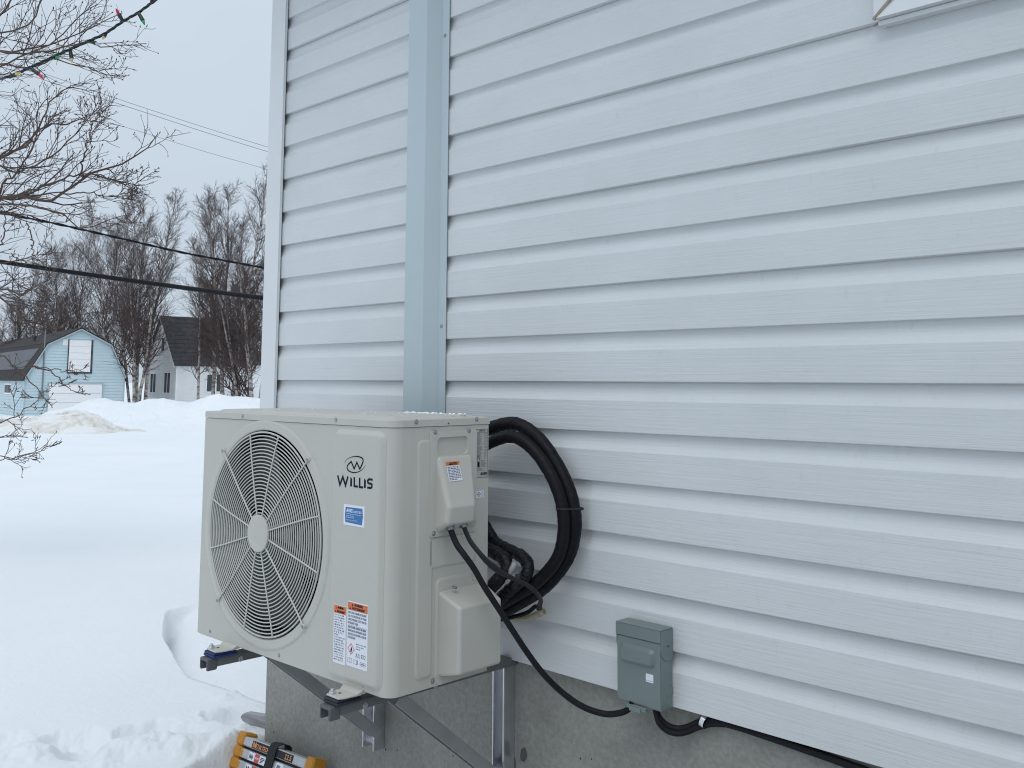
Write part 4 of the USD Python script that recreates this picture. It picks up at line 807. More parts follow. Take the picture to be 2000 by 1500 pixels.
# beige corrugated drain hose
p6 = [(985, 1200), (1008, 1207), (1032, 1206), (1050, 1200), (1060, 1194)]; P = path3(p6, [-.055, -.05, -.045, -.043, -.042], 40)
rr = .0082 * (1 + .09 * np.sin(np.arange(len(P)) * 2 * PI / 5.0)); dh = thing('drain_hose', 'short beige corrugated hose end under the black hoses', 'hose', P[-1])
obj('corrugated_hose', tube(P, rr, 16, caps=False), 'hose_beige', dh, smooth=70); t_e = P[-1] - P[-4]; t_e /= np.linalg.norm(t_e)
obj('cuff', lathe([(.0068, -.006), (.0098, -.006), (.0102, .003), (.0082, .0032), (.0076, -.004), (.0040, -.0045), (0, -.0045)], 20, P[-1], t_e), 'hose_beige', dh, smooth=40)
# cables from the glands
g0, g1 = glob(GL[0]), glob(GL[1])
xs1 = [(892, 1063), (907, 1084), (926, 1111), (946, 1146), (974, 1189), (1001, 1231), (1030, 1275), (1062, 1317), (1100, 1354), (1140, 1381), (1180, 1394), (1208, 1393), (1226, 1386), (1236, 1372)]
ys1 = np.interp([p[0] for p in xs1], [880, 905, 950, 1030, 1100, 1180, 1240], [g0[1], g0[1] + .005, -.30, -.205, -.13, -.07, -.045])
P = catmull([g0 + [0, 0, .01], g0] + [onY(*p, y) for p, y in zip(xs1, ys1)], 8)
pcab = thing('power_cable', 'black power cable hanging from the heat pump side to the grey switch box', 'cable', g0); obj('sheath', tube(P, .0074, 14), 'cable_black', pcab, smooth=60)
xs2 = [(918, 1056), (938, 1082), (955, 1100), (977, 1117), (1002, 1130), (1028, 1142), (1047, 1157), (1056, 1172), (1053, 1186)]
ys2 = np.interp([p[0] for p in xs2], [905, 935, 960, 1000, 1050], [g1[1], g1[1] + .01, -.26, -.20, -.13])
P = catmull([g1 + [0, 0, .01], g1] + [onY(*p, y) for p, y in zip(xs2, ys2)], 8)
ccab = thing('control_cable', 'flat dark grey cable looping from the heat pump side over the black hoses', 'cable', g1)
wr = np.interp(np.linspace(0, 1, len(P)), [0, .3, .45, .6, 1], [.0076, .0076, .0105, .0078, .007]); obj('sheath', tube(P, wr, 14, oval=.62), 'cable_grey', ccab, smooth=60)
ce = P[-1]; obj('tie_head', obox(ce, np.array([1.0, 0, 0]), np.array([0, 1.0, 0]), np.array([0, 0, 1.0]), .006, .006, .008, .002), 'rubber_black', ccab)

# ================================================================== SWITCH BOX
xr_ = onY(1315, 1300, -.002)[0]; yf_ = onX(1291, 1300, xr_)[1]
xl_ = onY(1203.5, 1290, yf_)[0]; zt_ = onY(1203, 1212, yf_)[2]; zbx = onY(1204, 1366, yf_)[2]
sb = thing('switch_box', 'grey-green metal electrical disconnect box mounted low on the white siding', 'switch box', ((xl_ + xr_) / 2, 0, zbx))
hh = .030
obj('body', cbox(xl_ + .0025, xr_ - .0022, yf_ + .002, -.0025, zbx, zt_ - .004, .002), 'box_grey', sb)
obj('door', cbox(xl_ + .003, xr_ - .0026, yf_ + .0002, yf_ + .0018, zbx + .004, zt_ - hh - .002, .0006), 'box_grey', sb)
# rain hood with cheeks that curve back to the wall
hood = [cbox(xl_, xr_, yf_ - .0015, -.003, zt_ - .0025, zt_, .0012), cbox(xl_, xr_, yf_ - .0018, yf_ + .0008, zt_ - hh, zt_ - .0026, .0008)]
for s, xx in ((0, xl_), (1, xr_ - .0022)):
    q = [(yf_ + .0009, zt_ - .0026), (yf_ + .0009, zt_ - hh - .012)] + [(yf_ + .0009 + (.022) * (1 - math.cos(t)) , zt_ - hh - .012 - .030 * math.sin(t)) for t in np.linspace(.2, PI / 2, 7)] + [(-.003, zt_ - hh - .044), (-.003, zt_ - .0026)]
    hood.append(remap(extr(sg.Polygon(q), .0022), lambda v, xx=xx: np.stack([xx + v[:, 2], v[:, 0], v[:, 1]], 1)))
obj('hood', cat(hood), 'box_grey', sb)
ex0, ex1, ez0, ez1 = onY(1212, 1290, yf_)[0], onY(1280, 1300, yf_)[0], onY(1248, 1300, yf_)[2], onY(1248, 1262, yf_)[2]
obj('pressed_field', remap(emboss(rrect(ex0, ex1, ez0, ez1, .014), .0085, .0105, n=120, steps=5), lambda v: np.stack([v[:, 0], yf_ + .0003 - v[:, 2], v[:, 1]], 1)), 'box_grey', sb, smooth=30)
sa, sb_ = onY(1261.5, 1314, yf_), onY(1276, 1335, yf_)
obj('label', remap(extr(rrect(sa[0], sb_[0], sb_[2], sa[2] - .001, .0015), .0006), lambda v: np.stack([v[:, 0], yf_ + .0002 - v[:, 2], v[:, 1]], 1)), 'sticker_white', sb, label='small blank white sticker')
obj('label_line', remap(extr(sg.box(sa[0] + .001, sb_[2] + .0035, sb_[0] - .001, sb_[2] + .0042), .0003), lambda v: np.stack([v[:, 0], yf_ - .0004 - v[:, 2], v[:, 1]], 1)), 'ink_soft', sb)
hx0, hx1 = onY(1226, 1372, yf_)[0], onY(1263, 1380, yf_)[0]
obj('hasp', cat([cbox(hx0, hx1, yf_ - .006, yf_ + .004, zbx - .010, zbx + .0005, .0015), cbox(hx0 + .010, hx1 - .012, yf_ - .009, yf_ - .0062, zbx - .013, zbx - .002, .001)]), 'box_grey', sb)
for px, py in ((1305, 1262), (1304, 1273), (1301, 1280), (1311, 1284)): p = onX(px, py, xr_); obj('dimple', lathe([(0, .0006), (.0022, .0004), (.0024, -.001)], 10, p + [-.0020 if py > 1265 else .0002, 0, 0], (1, 0, 0)), 'dark_plastic' if py < 1265 else 'box_grey', sb)
ko = onX(1307, 1350, xr_ - .0022); obj('knockout', lathe([(.0135, .0003), (.0145, .0008), (.0152, .0003), (.0152, -.001)], 24, ko, (1, 0, 0)), 'box_grey', sb)
# cable leaving the box and running under the siding, with its clip
xs = [(1280, 1386), (1288, 1402), (1302, 1416), (1322, 1423), (1343, 1420), (1361, 1412), (1376, 1408), (1395, 1408), (1430, 1415), (1490, 1434), (1560, 1458), (1640, 1486), (1760, 1530), (1900, 1586), (2050, 1649)]
ys = [-.03, -.025, -.015, -.002, .008, .014, .015, .016, .016, .016, .016, .016, .016, .016, .016]
P = path3(xs, ys, 8); wc = thing('wall_cable', 'pair of black cables leaving the switch box and running under the siding edge', 'cable', P[0])
obj('sheath', tube(P, .0072, 12), 'cable_black', wc, smooth=60); P2 = P + np.array([.002, -.006, -.009]) * np.interp(np.arange(len(P)), [0, 8, 48, 62], [0, 1, 1, .25])[:, None]; obj('sheath', tube(P2, .0068, 12), 'cable_black', wc, smooth=60)
ck = onY(1375, 1409, .010); clp = thing('cable_clip', 'small metal strap clip holding the black cable under the siding', 'cable clip', ck)
obj('strap', lathe([(.0135, -.0055), (.0145, -.0055), (.0145, .0055), (.0135, .0055), (.0135, -.0055)], 20, ck + [.0, .002, -.001], (1.0, 0, -.28)), 'steel', clp, smooth=40)
obj('tab', cat([cbox(ck[0] - .006, ck[0] + .004, .021, .0255, ck[2] + .008, ck[2] + .022, .0006), lathe([(0, .003), (.003, .0025), (.004, 0)], 10, [ck[0] - .001, .021, ck[2] + .016], (0, -1, 0))]), 'steel', clp)

# ================================================================== LADDER, BOARD
la = onY(478, 1433, -.065); lr = onY(627, 1489, -.045)
ax = (lr - la) / np.linalg.norm(lr - la); wl_ = np.linalg.norm(lr - la)
dn = np.array([0.02, -.36, -.93]); dn -= ax * (dn @ ax); dn /= np.linalg.norm(dn); no = np.cross(ax, dn); no = no if no[1] < 0 else -no
lad = thing('folded_ladder', 'collapsed telescopic ladder with orange end caps and aluminium rungs leaning on the foundation', 'ladder', la)
PITCH_, RH = .0375, .0300
def lb_(a, d, n, ha, hd, hn, bev=.003): return obox(la + ax * a + dn * d + no * n, ax, dn, no, ha, hd, hn, bev)
cw_ = .046
for k in range(9):
    d0 = PITCH_ * k + .017
    sh_ = .0016 * k * 0
    for s in (0, 1):
        cx = cw_ / 2 if s == 0 else wl_ - cw_ / 2
        hd_ = .0215 if k == 0 else .0178
        obj('end_cap', lb_(cx, d0 - (.004 if k == 0 else 0), 0, cw_ / 2 - .001, hd_, .030, .006), 'ladder_orange', lad)
        if k: obj('release_tab', lb_(cw_ + .006 if s == 0 else wl_ - cw_ - .006, d0, .0242, .0105, .0115, .004, .0028), 'ladder_orange', lad)
    obj('rung', lb_(wl_ / 2, d0, .004, wl_ / 2 - cw_ + .002, RH / 2 - .0005, .0235, .004), 'aluminium', lad)
    obj('gap', lb_(wl_ / 2, d0 + PITCH_ / 2, -.004, wl_ / 2 - cw_ + .002, .0035, .018, .0005), 'dark_plastic', lad)
def flat(x0, x1, h0, h1, k, lift):
    """A flat piece on the front face of rung k."""
    c0 = PITCH_ * k + .017; return lb_((x0 + x1) / 2, c0 + (h0 + h1) / 2, .0275 + lift, (x1 - x0) / 2, abs(h1 - h0) / 2, .0003, 0)
def ltext(t, x, d, k, hgt, material, width=None, bold=False, name='lettering', lift=.0010):
    m = text(t, hgt, bold, width); c0 = PITCH_ * k + .017; v = m.vertices
    m.vertices = la + np.outer(x + v[:, 0], ax) - np.outer(v[:, 1] - d - c0, dn) + np.outer(.0275 + lift + v[:, 2] * .6, no); obj(name, m, material, lad)
obj('plate', flat(.100, .340, -.0115, .0115, 0, .0003), 'dark_plastic', lad, label='dark nameplate reading METALTECH 12.5')
ltext('M', .106, .0085, 0, .0165, 'ink_orange', None, True); ltext('ETALTECH', .124, .0085, 0, .0125, 'ink_orange', .078, True); ltext('12.5', .296, .0075, 0, .015, 'ink_orange', .036, True)
for k in (1, 2, 3, 4):
    obj('sticker', flat(.098, .205, -.0125, .0125, k, .0003), 'sticker_white', lad); obj('sticker', flat(.135, .163, -.0125, .0125, k, .0006), 'sticker_red', lad)
    ltext('STOP', .138, .003, k, .006, 'ink_white', .022, True, 'lettering', .0012)
    obj('print', cat([flat(.103 + .004 * j, .1055 + .004 * j, -.008 + .003 * (j % 3), .009 - .004 * (j % 2), k, .0007) for j in range(6)] + [flat(.169, .169 + w_, -.008 + .0045 * j, -.0055 + .0045 * j, k, .0007) for j, w_ in enumerate((.022, .026, .018, .012))]), 'ink', lad)
    if k < 4: obj('sticker', flat(.262, .300, -.0125, .0125, k, .0003), 'sticker_white', lad); obj('print', cat([flat(.268 + .005 * j, .271 + .005 * j, -.006, .006 - .003 * (j % 2), k, .0007) for j in range(4)]), 'ink', lad)
sp_ = [la + ax * .225 + dn * d + no * n for d, n in ((.40, .032), (.2, .032), (.05, .032), (.006, .031), (-.008, .022), (-.011, .0), (-.008, -.024), (.02, -.032), (.2, -.032))]
SP = catmull(sp_, 6); m = tube(SP, .017, 12); 
t = np.gradient(SP, axis=0); t /= np.linalg.norm(t, axis=1)[:, None]; nn_ = np.cross(t, ax)
v = []
for p_, n__ in zip(SP, nn_): v += [p_ - ax * .021 - n__ * .0012, p_ + ax * .021 - n__ * .0012, p_ + ax * .021 + n__ * .0012, p_ - ax * .021 + n__ * .0012]
i = np.arange(len(SP) - 1)[:, None] * 4; j = np.arange(4)[None]; q = np.stack([i + j, i + (j + 1) % 4, i + 4 + (j + 1) % 4, i + 4 + j], -1).reshape(-1, 4)
obj('strap', trimesh.Trimesh(np.array(v), np.vstack([q[:, [0, 1, 2]], q[:, [0, 2, 3]]]), process=False), 'strap', lad, label='black strap round the ladder')
# weathered board end behind the corner
b0 = onY(478, 1394, .06); b1 = onY(560, 1424, .16)
bx_ = (b1 - b0); bx_[2] = -.10 * 0; bl_ = np.linalg.norm(bx_); bx_ /= bl_; bn = np.cross(bx_, [0, 0, 1.0]); bn /= np.linalg.norm(bn); bu = np.cross(bn, bx_)
tip = sg.Polygon([(0.0, -.012), (.004, -.002), (.018, .004), (.45, .0), (.45, -.075), (.075, -.042), (.016, -.024)]).buffer(.003).buffer(-.001)
bd = thing('wooden_board', 'grey weathered board with a rounded end sticking out behind the foundation corner', 'board', b0)
pb_ = np.array([[478, 1396], [481, 1391], [490, 1389], [519, 1394], [560, 1400], [560, 1452], [519, 1424], [500, 1413], [482, 1404]], float)
Ds = (onY(478, 1394, .06) - C) @ RC[2]
top_ = np.array([far(p[0], p[1], Ds - (p[0] - 478) * .0012) for p in pb_]); nrm = np.cross(top_[3] - top_[0], top_[6] - top_[0]); nrm /= np.linalg.norm(nrm); nrm = nrm if nrm[2] > 0 else -nrm
obj('plank', hull(np.vstack([top_, top_ - nrm * .022])), 'grey_wood', bd)
pb2 = np.array([[505, 1418], [519, 1427], [519, 1432], [513, 1430]], float); top2 = np.array([far(p[0], p[1], Ds - .03) for p in pb2]); obj('batten', hull(np.vstack([top2, top2 + np.array([.06, .05, -.10]), top2 - [0, 0, .03]])), 'grey_wood', bd)
# crumbs of ice along the rear edge of the lid
cr_rng = np.random.default_rng(4); ms = []
for k in range(70):
    u = W * cr_rng.uniform(.72, .98) if k < 55 else W * cr_rng.uniform(.1, .98); r = cr_rng.uniform(.0015, .0038) if k < 55 else cr_rng.uniform(.0008, .002)
    s = trimesh.creation.icosphere(1, r); s.vertices *= [1.3, 1, .7]; s.apply_translation(glob(np.array([u, D - cr_rng.uniform(.05, .10) if k < 55 else D * cr_rng.uniform(.15, .85), HT + .0055 + r * .4]))); ms.append(s)
obj('ice_crumbs', cat(ms), 'ice', smooth=True, kind='stuff', label='crumbs of ice lying along the rear of the heat pump lid', category='ice')

# ================================================================== FAR BUILDINGS
def fr2(px, D):
    """Ground plan position (right, depth) seen at photo column px at a depth."""
    return np.array([(px - 1009.4) / F * D, D])
RH_ = RC[0][:2] / np.linalg.norm(RC[0][:2]); FH_ = np.array([-RH_[1], RH_[0]])
KD = 1.0 / math.cos(PITCH)
def plan(q): return C[:2] + RH_ * q[0] + FH_ * q[1] * KD     # (right, depth) -> world x, y
def z_at(py, D): return C[2] - (py - 742.5) * D / F
class Frame:
    """A building's own axes: a along the front, b to the back, z up."""
    def __init__(s, o, a, b): s.o, s.a, s.b = np.array(o, float), np.array(a, float), np.array(b, float)
    def __call__(s, m): return remap(m, lambda v: np.column_stack([s.o[0] + v[:, 0] * s.a[0] + v[:, 1] * s.b[0], s.o[1] + v[:, 0] * s.a[1] + v[:, 1] * s.b[1], v[:, 2]]))
def fbox(fr, *a): return fr(box(*a))
def wallpanel(fr, a0, a1, poly_z, y, gap, face, lap=.018):
    """Lapped boards as real geometry on a gable or wall outline (in a, z)."""
    z0, z1 = poly_z.bounds[1], poly_z.bounds[3]; out = []; z = z0
    while z < z1 - .02:
        g = poly_z.intersection(sg.box(-99, z, 99, min(z + gap, z1)))
        for q in getattr(g, 'geoms', [g]):
            if q.area > .01:
                m = extr(q, 1.0); v = m.vertices; d = np.where(v[:, 2] > .5, -(lap - (v[:, 1] - z) / gap * (lap - .003)), 0.0)
                m.vertices = np.column_stack([v[:, 0], y + d, v[:, 1]]) if face == 'a' else np.column_stack([y + d, v[:, 0], v[:, 1]]); m.fix_normals(); out.append(fr(m))
        z += gap
    return cat(out)
# ---- blue gambrel barn
DB = 65.0
o = plan(fr2(49.4, DB)); e_l = o + RH_ * -.741 + FH_ * KD; bdir = (e_l - o) / np.linalg.norm(e_l - o); adir = np.array([bdir[1], -bdir[0]]); adir = adir if adir @ RH_ > 0 else -adir
def hit(o, d, px):
    """How far along d from o until photo column px is reached."""
    f = lambda t: pix(np.array([*(o + d * t), 1.5]))[0][0] - px
    lo_, hi_ = 0.0, 30.0
    for _ in range(50):
        mi = (lo_ + hi_) / 2
        if f(lo_) * f(mi) <= 0: hi_ = mi
        else: lo_ = mi
    return lo_
GW = hit(o, adir, 243.0)
barn = thing('blue_barn', 'pale blue gambrel-roofed barn with white doors and dark roof across the snow', 'barn', (*o, z_at(815, DB)), 0)
fb_ = Frame(o, adir, bdir)
aw = lambda px: hit(o, adir, px)
def dep_a(a): return (np.array([*(o + adir * a), 1.5]) - C) @ RC[2]
zf = lambda px, py: z_at(py, dep_a(aw(px)))
zbse = ground_at(*o) - .6
ze = z_at(739, DB); zk = zf(88, 674.5); zr = zf(154, 645); a_k0, a_k1, a_r = aw(90), aw(213), aw(153)
gable = sg.Polygon([(0, zbse), (GW, zbse), (GW, ze), (a_k1, zf(215, 676)), (a_r, zr), (a_k0, zk), (0, ze)])
BL = 30.0
obj('wall_core', fb_(remap(extr(gable.buffer(-.02), BL), lambda v: np.column_stack([v[:, 0], v[:, 2] + .02, v[:, 1]]))), 'barn_blue', barn)
obj('front_wall', wallpanel(fb_, 0, GW, gable, 0.0, .21, 'a', .05), 'barn_blue', barn)
obj('side_wall', wallpanel(fb_, 0, BL, sg.box(0.02, zbse, BL, ze), 0.0, .21, 'b', .05), 'barn_blue', barn)
def slab(a0, z0, a1, z1, th, y0=-.22, y1=BL + .2, ov=0.0):
    d = np.array([a1 - a0, z1 - z0]); d /= np.linalg.norm(d); n = np.array([-d[1], d[0]]); n = n if n[1] > 0 else -n
    p0, p1 = np.array([a0, z0]) - d * ov, np.array([a1, z1]); 
    return fb_(remap(extr(sg.Polygon([p0, p1, p1 + n * th, p0 + n * th]), y1 - y0), lambda v: np.column_stack([v[:, 0], v[:, 2] + y0, v[:, 1]])))
zk1 = zf(215, 676)
obj('roof_slope', slab(0, ze + .02, a_k0, zk + .02, .07, ov=.32), 'roof_brown', barn, label='steep lower roof slope on the left'); obj('roof_slope', slab(a_k0 + .01, zk + .03, a_r, zr + .03, .07), 'roof_brown', barn, label='flatter upper roof slope on the left')
obj('roof_slope', slab(GW, ze + .02, a_k1, zk1 + .02, .07, ov=.30), 'roof_brown', barn); obj('roof_slope', slab(a_k1 - .01, zk1 + .03, a_r, zr + .03, .07), 'roof_brown', barn)
# lighter patch on the lower left slope
dd_ = np.array([a_k0, zk - ze]); 
def on_low(t, b, lift): n = np.array([-dd_[1], dd_[0]]) / np.linalg.norm(dd_); q = np.array([0, ze + .02]) + dd_ * t + n * (.07 + lift); return [q[0], b, q[1]]
obj('roof_patch', fb_(hull([on_low(t, b, l) for t, b in ((.22, 2.2), (.22, 26), (.86, 1.6), (.86, 26)) for l in (.004, .03)])), 'roof_patch', barn)
for (a0, z0, a1, z1) in ((0, ze, a_k0, zk), (a_k0, zk, a_r, zr), (GW, ze, a_k1, zk1), (a_k1, zk1, a_r, zr)):
    obj('barge_board', slab(a0, z0 - .055, a1, z1 - .055, .07, -.235, -.20, .0), 'barn_shade_trim', barn)
obj('corner_board', fbox(fb_, -.035, .06, -.045, .0, zbse, ze - .02), 'barn_shade_trim', barn); obj('corner_board', fbox(fb_, GW - .06, GW + .03, -.045, .0, zbse, ze - .02), 'barn_shade_trim', barn)
# loft door
d0, d1, dz0, dz1 = aw(131.5), aw(174.5), zf(150, 729), zf(150, 667); ld = group_x('loft_door', barn)
obj('frame', cat([fbox(fb_, d0 - .07, d0 - .001, -.075, -.03, dz0 - .10, dz1 + .03), fbox(fb_, d1 + .001, d1 + .13, -.075, -.03, dz0 - .10, dz1 + .03), fbox(fb_, d0, d1, -.075, -.03, dz0 - .10, dz0 - .001)]), 'dark_frame', ld)
for k in range(5): zz0 = dz0 + (dz1 - dz0) * k / 5; obj('door_board', fbox(fb_, d0, d1, -.07, -.03, zz0 + .012, zz0 + (dz1 - dz0) / 5), 'door_white', ld)
l0, l1 = aw(118.5), aw(128.5); obj('vent_panel', cat([fbox(fb_, l0, l1, -.06, -.03, zf(123, 677), zf(123, 665)), fbox(fb_, l0 + .04, l1 - .04, -.066, -.061, zf(123, 675.5), zf(123, 666.5))]), 'door_white', barn)
# garage door
g0_, g1_, gz1 = aw(94.5), aw(201), zf(150, 752.5); gd = group_x('garage_door', barn); gz0 = zbse + .1; ph = zf(150, 752.5) - zf(150, 770.5)
k = 0; zt__ = gz1
while zt__ - ph > gz0: obj('door_panel', fbox(fb_, g0_ + .04, g1_ - .04, -.065, -.03, zt__ - ph + .025, zt__ - .006), 'door_white', gd); zt__ -= ph
obj('frame', cat([fbox(fb_, g0_ - .06, g0_ + .02, -.075, -.03, gz0, gz1 + .02), fbox(fb_, g1_ - .02, g1_ + .07, -.075, -.03, gz0, gz1 + .02), fbox(fb_, g0_ - .06, g1_ + .07, -.08, -.03, gz1 + .021, gz1 + .06)]), 'barn_shade_trim', gd)
# service mast and meter
ma = aw(83); obj('service_mast', fb_(tube(np.array([[ma, -.09, zf(81, 768)], [ma, -.09, zf(84, 690)], [ma, -.12, zf(84, 660)], [ma, -.12, zf(84, 624)]]), .045, 8)), 'mast_grey', barn)
m0, m1 = aw(77), aw(87); obj('meter_box', cat([fbox(fb_, m0, m1, -.14, -.03, zf(82, 781), zf(82, 765)), fb_(lathe([(0, .10), (.10, .08), (.11, 0)], 16, ((m0 + m1) / 2 + .03, -.14, zf(82, 772.5)), (0, -1, 0)))]), 'mast_grey', barn)
obj('mast_head', fb_(trimesh.creation.icosphere(2, .085, )) if False else fb_(lathe([(0, .12), (.09, .06), (.10, -.06), (0, -.08)], 10, (ma, -.12, zf(84, 624)), (0, 0, 1))), 'dark_frame', barn)
# side window and roof vent
sw_ = group_x('window', barn); b_of = lambda px: hit(o, bdir, px)
s0_, s1_ = b_of(24.5), b_of(11.5); szz = z_at(752, DB + 3), z_at(773, DB + 3)
obj('frame', fbox(fb_, -.07, -.03, s0_, s1_, szz[1], szz[0]), 'door_white', sw_); obj('pane', cat([fbox(fb_, -.078, -.071, s0_ + .15, (s0_ + s1_) / 2 - .04, szz[1] + .1, szz[0] - .1)]), 'dark_frame', sw_); obj('pane', fbox(fb_, -.078, -.071, (s0_ + s1_) / 2 + .04, s1_ - .15, szz[1] + .1, szz[0] - .1), 'roof_patch', sw_)
vb = 9.0; va = a_k0 + (a_r - a_k0) * .35; vz = zk + (zr - zk) * .35
obj('roof_vent', fb_(lathe([(.10, -.1), (.10, .35), (.17, .38), (.17, .52), (0, .54)], 12, (va, vb, vz), (0, 0, 1))), 'dark_frame', barn)
# ---- white house with the steep dark roof
DH = 72.0
o2 = plan(fr2(343.6, DH)); ang = math.radians(39.5)
a2 = RH_ * math.cos(ang) + FH_ * math.sin(ang); g2 = -RH_ * math.sin(ang) + FH_ * math.cos(ang)
fh = Frame(o2, a2, g2); GW2 = hit(o2, g2, 284.0); L2 = 5.4
hs = thing('steep_roofed_house', 'small white house with a steep dark shingle roof behind bare birches', 'house', (*o2, z_at(790, DH)))
zb2 = ground_at(*o2) - .8; ze2 = z_at(711, DH); zr2 = z_at(619.5, DH + GW2 / 2 * .7)
gab = sg.Polygon([(0, zb2), (GW2, zb2), (GW2, ze2), (GW2 / 2, zr2), (0, ze2)])
obj('wall_core', fh(remap(extr(gab.buffer(-.02), L2), lambda v: np.column_stack([v[:, 2], v[:, 0], v[:, 1]]))), 'house_white', hs)
obj('gable_wall', wallpanel(fh, 0, GW2, gab, 0.0, .2, 'b', .045), 'house_white', hs); obj('long_wall', wallpanel(fh, 0, L2, sg.box(0, zb2, L2, ze2), 0.0, .2, 'a', .045), 'house_white', hs)
def slab2(g0, z0, g1, z1, th, x0=-.25, x1=L2 + .3, ov=.3):
    d = np.array([g1 - g0, z1 - z0]); d /= np.linalg.norm(d); n = np.array([-d[1], d[0]]); n = n if n[1] > 0 else -n; p0, p1 = np.array([g0, z0]) - d * ov, np.array([g1, z1])
    return remap(extr(sg.Polygon([p0, p1, p1 + n * th, p0 + n * th]), x1 - x0), lambda v: np.column_stack([v[:, 2] + x0, v[:, 0], v[:, 1]]))
rs_ = group_x('roof', hs)
NRW = 22
for k in range(NRW):                                   # courses of shingles
    t0, t1 = k / NRW, (k + 1) / NRW
    obj('shingle_course', fh(slab2(GW2 / 2 * t0, ze2 + (zr2 - ze2) * t0 + .02 - .0, GW2 / 2 * t1, ze2 + (zr2 - ze2) * t1 + .02, .05 + .02 * (k % 2) , ov=.3 if k == 0 else .03)), 'shingles', rs_)
obj('far_slope', fh(slab2(GW2, ze2 + .02, GW2 / 2, zr2 + .02, .06)), 'shingles', rs_)
obj('barge_board', fh(slab2(0, ze2 - .10, GW2 / 2, zr2 - .10, .12, -.27, -.24)), 'house_white', hs); obj('barge_board', fh(slab2(GW2, ze2 - .10, GW2 / 2, zr2 - .10, .12, -.27, -.24)), 'house_white', hs)
obj('corner_board', fh(cat([box(-.05, -.0305, -.05, .10, zb2, ze2 - .03), box(-.05, .10, -.05, -.0305, zb2, ze2 - .03)])), 'house_white', hs)
gz = lambda px, py: z_at(py, (np.array([*(o2 + g2 * hit(o2, g2, px)), 1.5]) - C) @ RC[2])
for (pa, pb, ya, yb) in ((296, 305.5, 732, 767), (323, 333.5, 730, 768), (314.8, 319.5, 662, 687)):
    w_ = group_x('window', hs); ga, gb = hit(o2, g2, pb), hit(o2, g2, pa); za_, zb_ = gz(pa, yb), gz(pa, ya)
    obj('frame', fh(box(-.07, -.028, ga - .06, gb + .06, za_ - .08, zb_ + .08)), 'house_white', w_)
    if pa > 310 and pa < 320: obj('pane', fh(box(-.078, -.0705, ga, gb, za_, zb_)), 'dark_frame', w_)
    else:
        gm = (ga + gb) / 2; obj('pane', fh(box(-.078, -.0705, ga, gm - .07, za_, zb_)), 'dark_frame', w_); obj('pane', fh(box(-.078, -.0705, gm + .07, gb, za_, zb_)), 'dark_frame', w_)
la0, la1 = hit(o2, a2, 404), hit(o2, a2, 437); lz = z_at(733, DH + 3), z_at(765, DH + 3)
w_ = group_x('window', hs); obj('frame', fh(box(la0 - .1, la1 + .1, -.07, -.028, lz[1] - .1, lz[0] + .1)), 'house_white', w_); lm = (la0 + la1) / 2
for a_, b__ in ((la0, lm - .08), (lm + .08, la1)): obj('pane', fh(box(a_, b__, -.078, -.0705, lz[1], lz[0])), 'room_dark', w_)
obj('low_wing', fh(box(L2 + .001, L2 + 3.0, .8, GW2 - .4, zb2, ze2 - .05)), 'house_white', hs); obj('wing_roof', fh(hull([[L2 + .02, .5, ze2 - .04], [L2 + 3.2, .5, ze2 - .04], [L2 + .02, GW2 - .2, ze2 - .04], [L2 + 3.2, GW2 - .2, ze2 - .04], [L2 + .02, GW2 / 2, ze2 + 1.4], [L2 + 2.2, GW2 / 2, ze2 + 1.4]])), 'shingles', hs)

# ---- dirty ploughed snow pile in front of the barn
DP = 40.0
px_ = np.array([-180, -60, 0, 40, 75, 105, 130, 155, 175, 195, 212, 240, 310]); py_ = np.array([826, 816, 815, 818, 812, 807, 804, 800, 805, 812, 820, 836, 852])
n1, n2 = 170, 60; PXg = np.linspace(-170, 306, n1); S = np.linspace(-1, 1, n2)
v = []
for p in PXg:
    for s in S:
        q = plan(fr2(p, DP + 3.6 * s)); g = ground_at(*q) if False else None; v.append([q[0], q[1], 0])
v = np.array(v); gz_ = ground_height(v[:, :1].copy(), v[:, 1:2].copy())[:, 0]
top = np.repeat(z_at(np.interp(PXg, px_, py_), DP), n2); sh = np.tile((1 - np.abs(S) ** 1.7), n1) * np.repeat(np.clip((306 - PXg) / 110, 0, 1) ** .9, n2)
base_ = np.minimum(gz_, 9)
nz = .34 * fb(v * np.array([.9, .9, 1]), 4, 61) + .12 * fb(v * np.array([3.2, 3.2, 1]), 3, 62)
v[:, 2] = base_ + np.maximum(top - base_, .1) * sh + nz * np.clip(sh * 2, 0, 1) - .25 * (sh < .03) - .05
i = np.arange(n1 - 1)[:, None] * n2; j = np.arange(n2 - 1)[None]; q = np.stack([i + j, i + j + 1, i + n2 + j + 1, i + n2 + j], -1).reshape(-1, 4)
pm_ = trimesh.Trimesh(v, np.vstack([q[:, [0, 1, 2]], q[:, [0, 2, 3]]]), process=False)
if pm_.face_normals[:, 2].mean() < 0: pm_.invert()
obj('snow_pile', pm_, 'dirty_snow', smooth=True, label='low pile of brown-stained ploughed snow in front of the blue barn', category='snow pile')

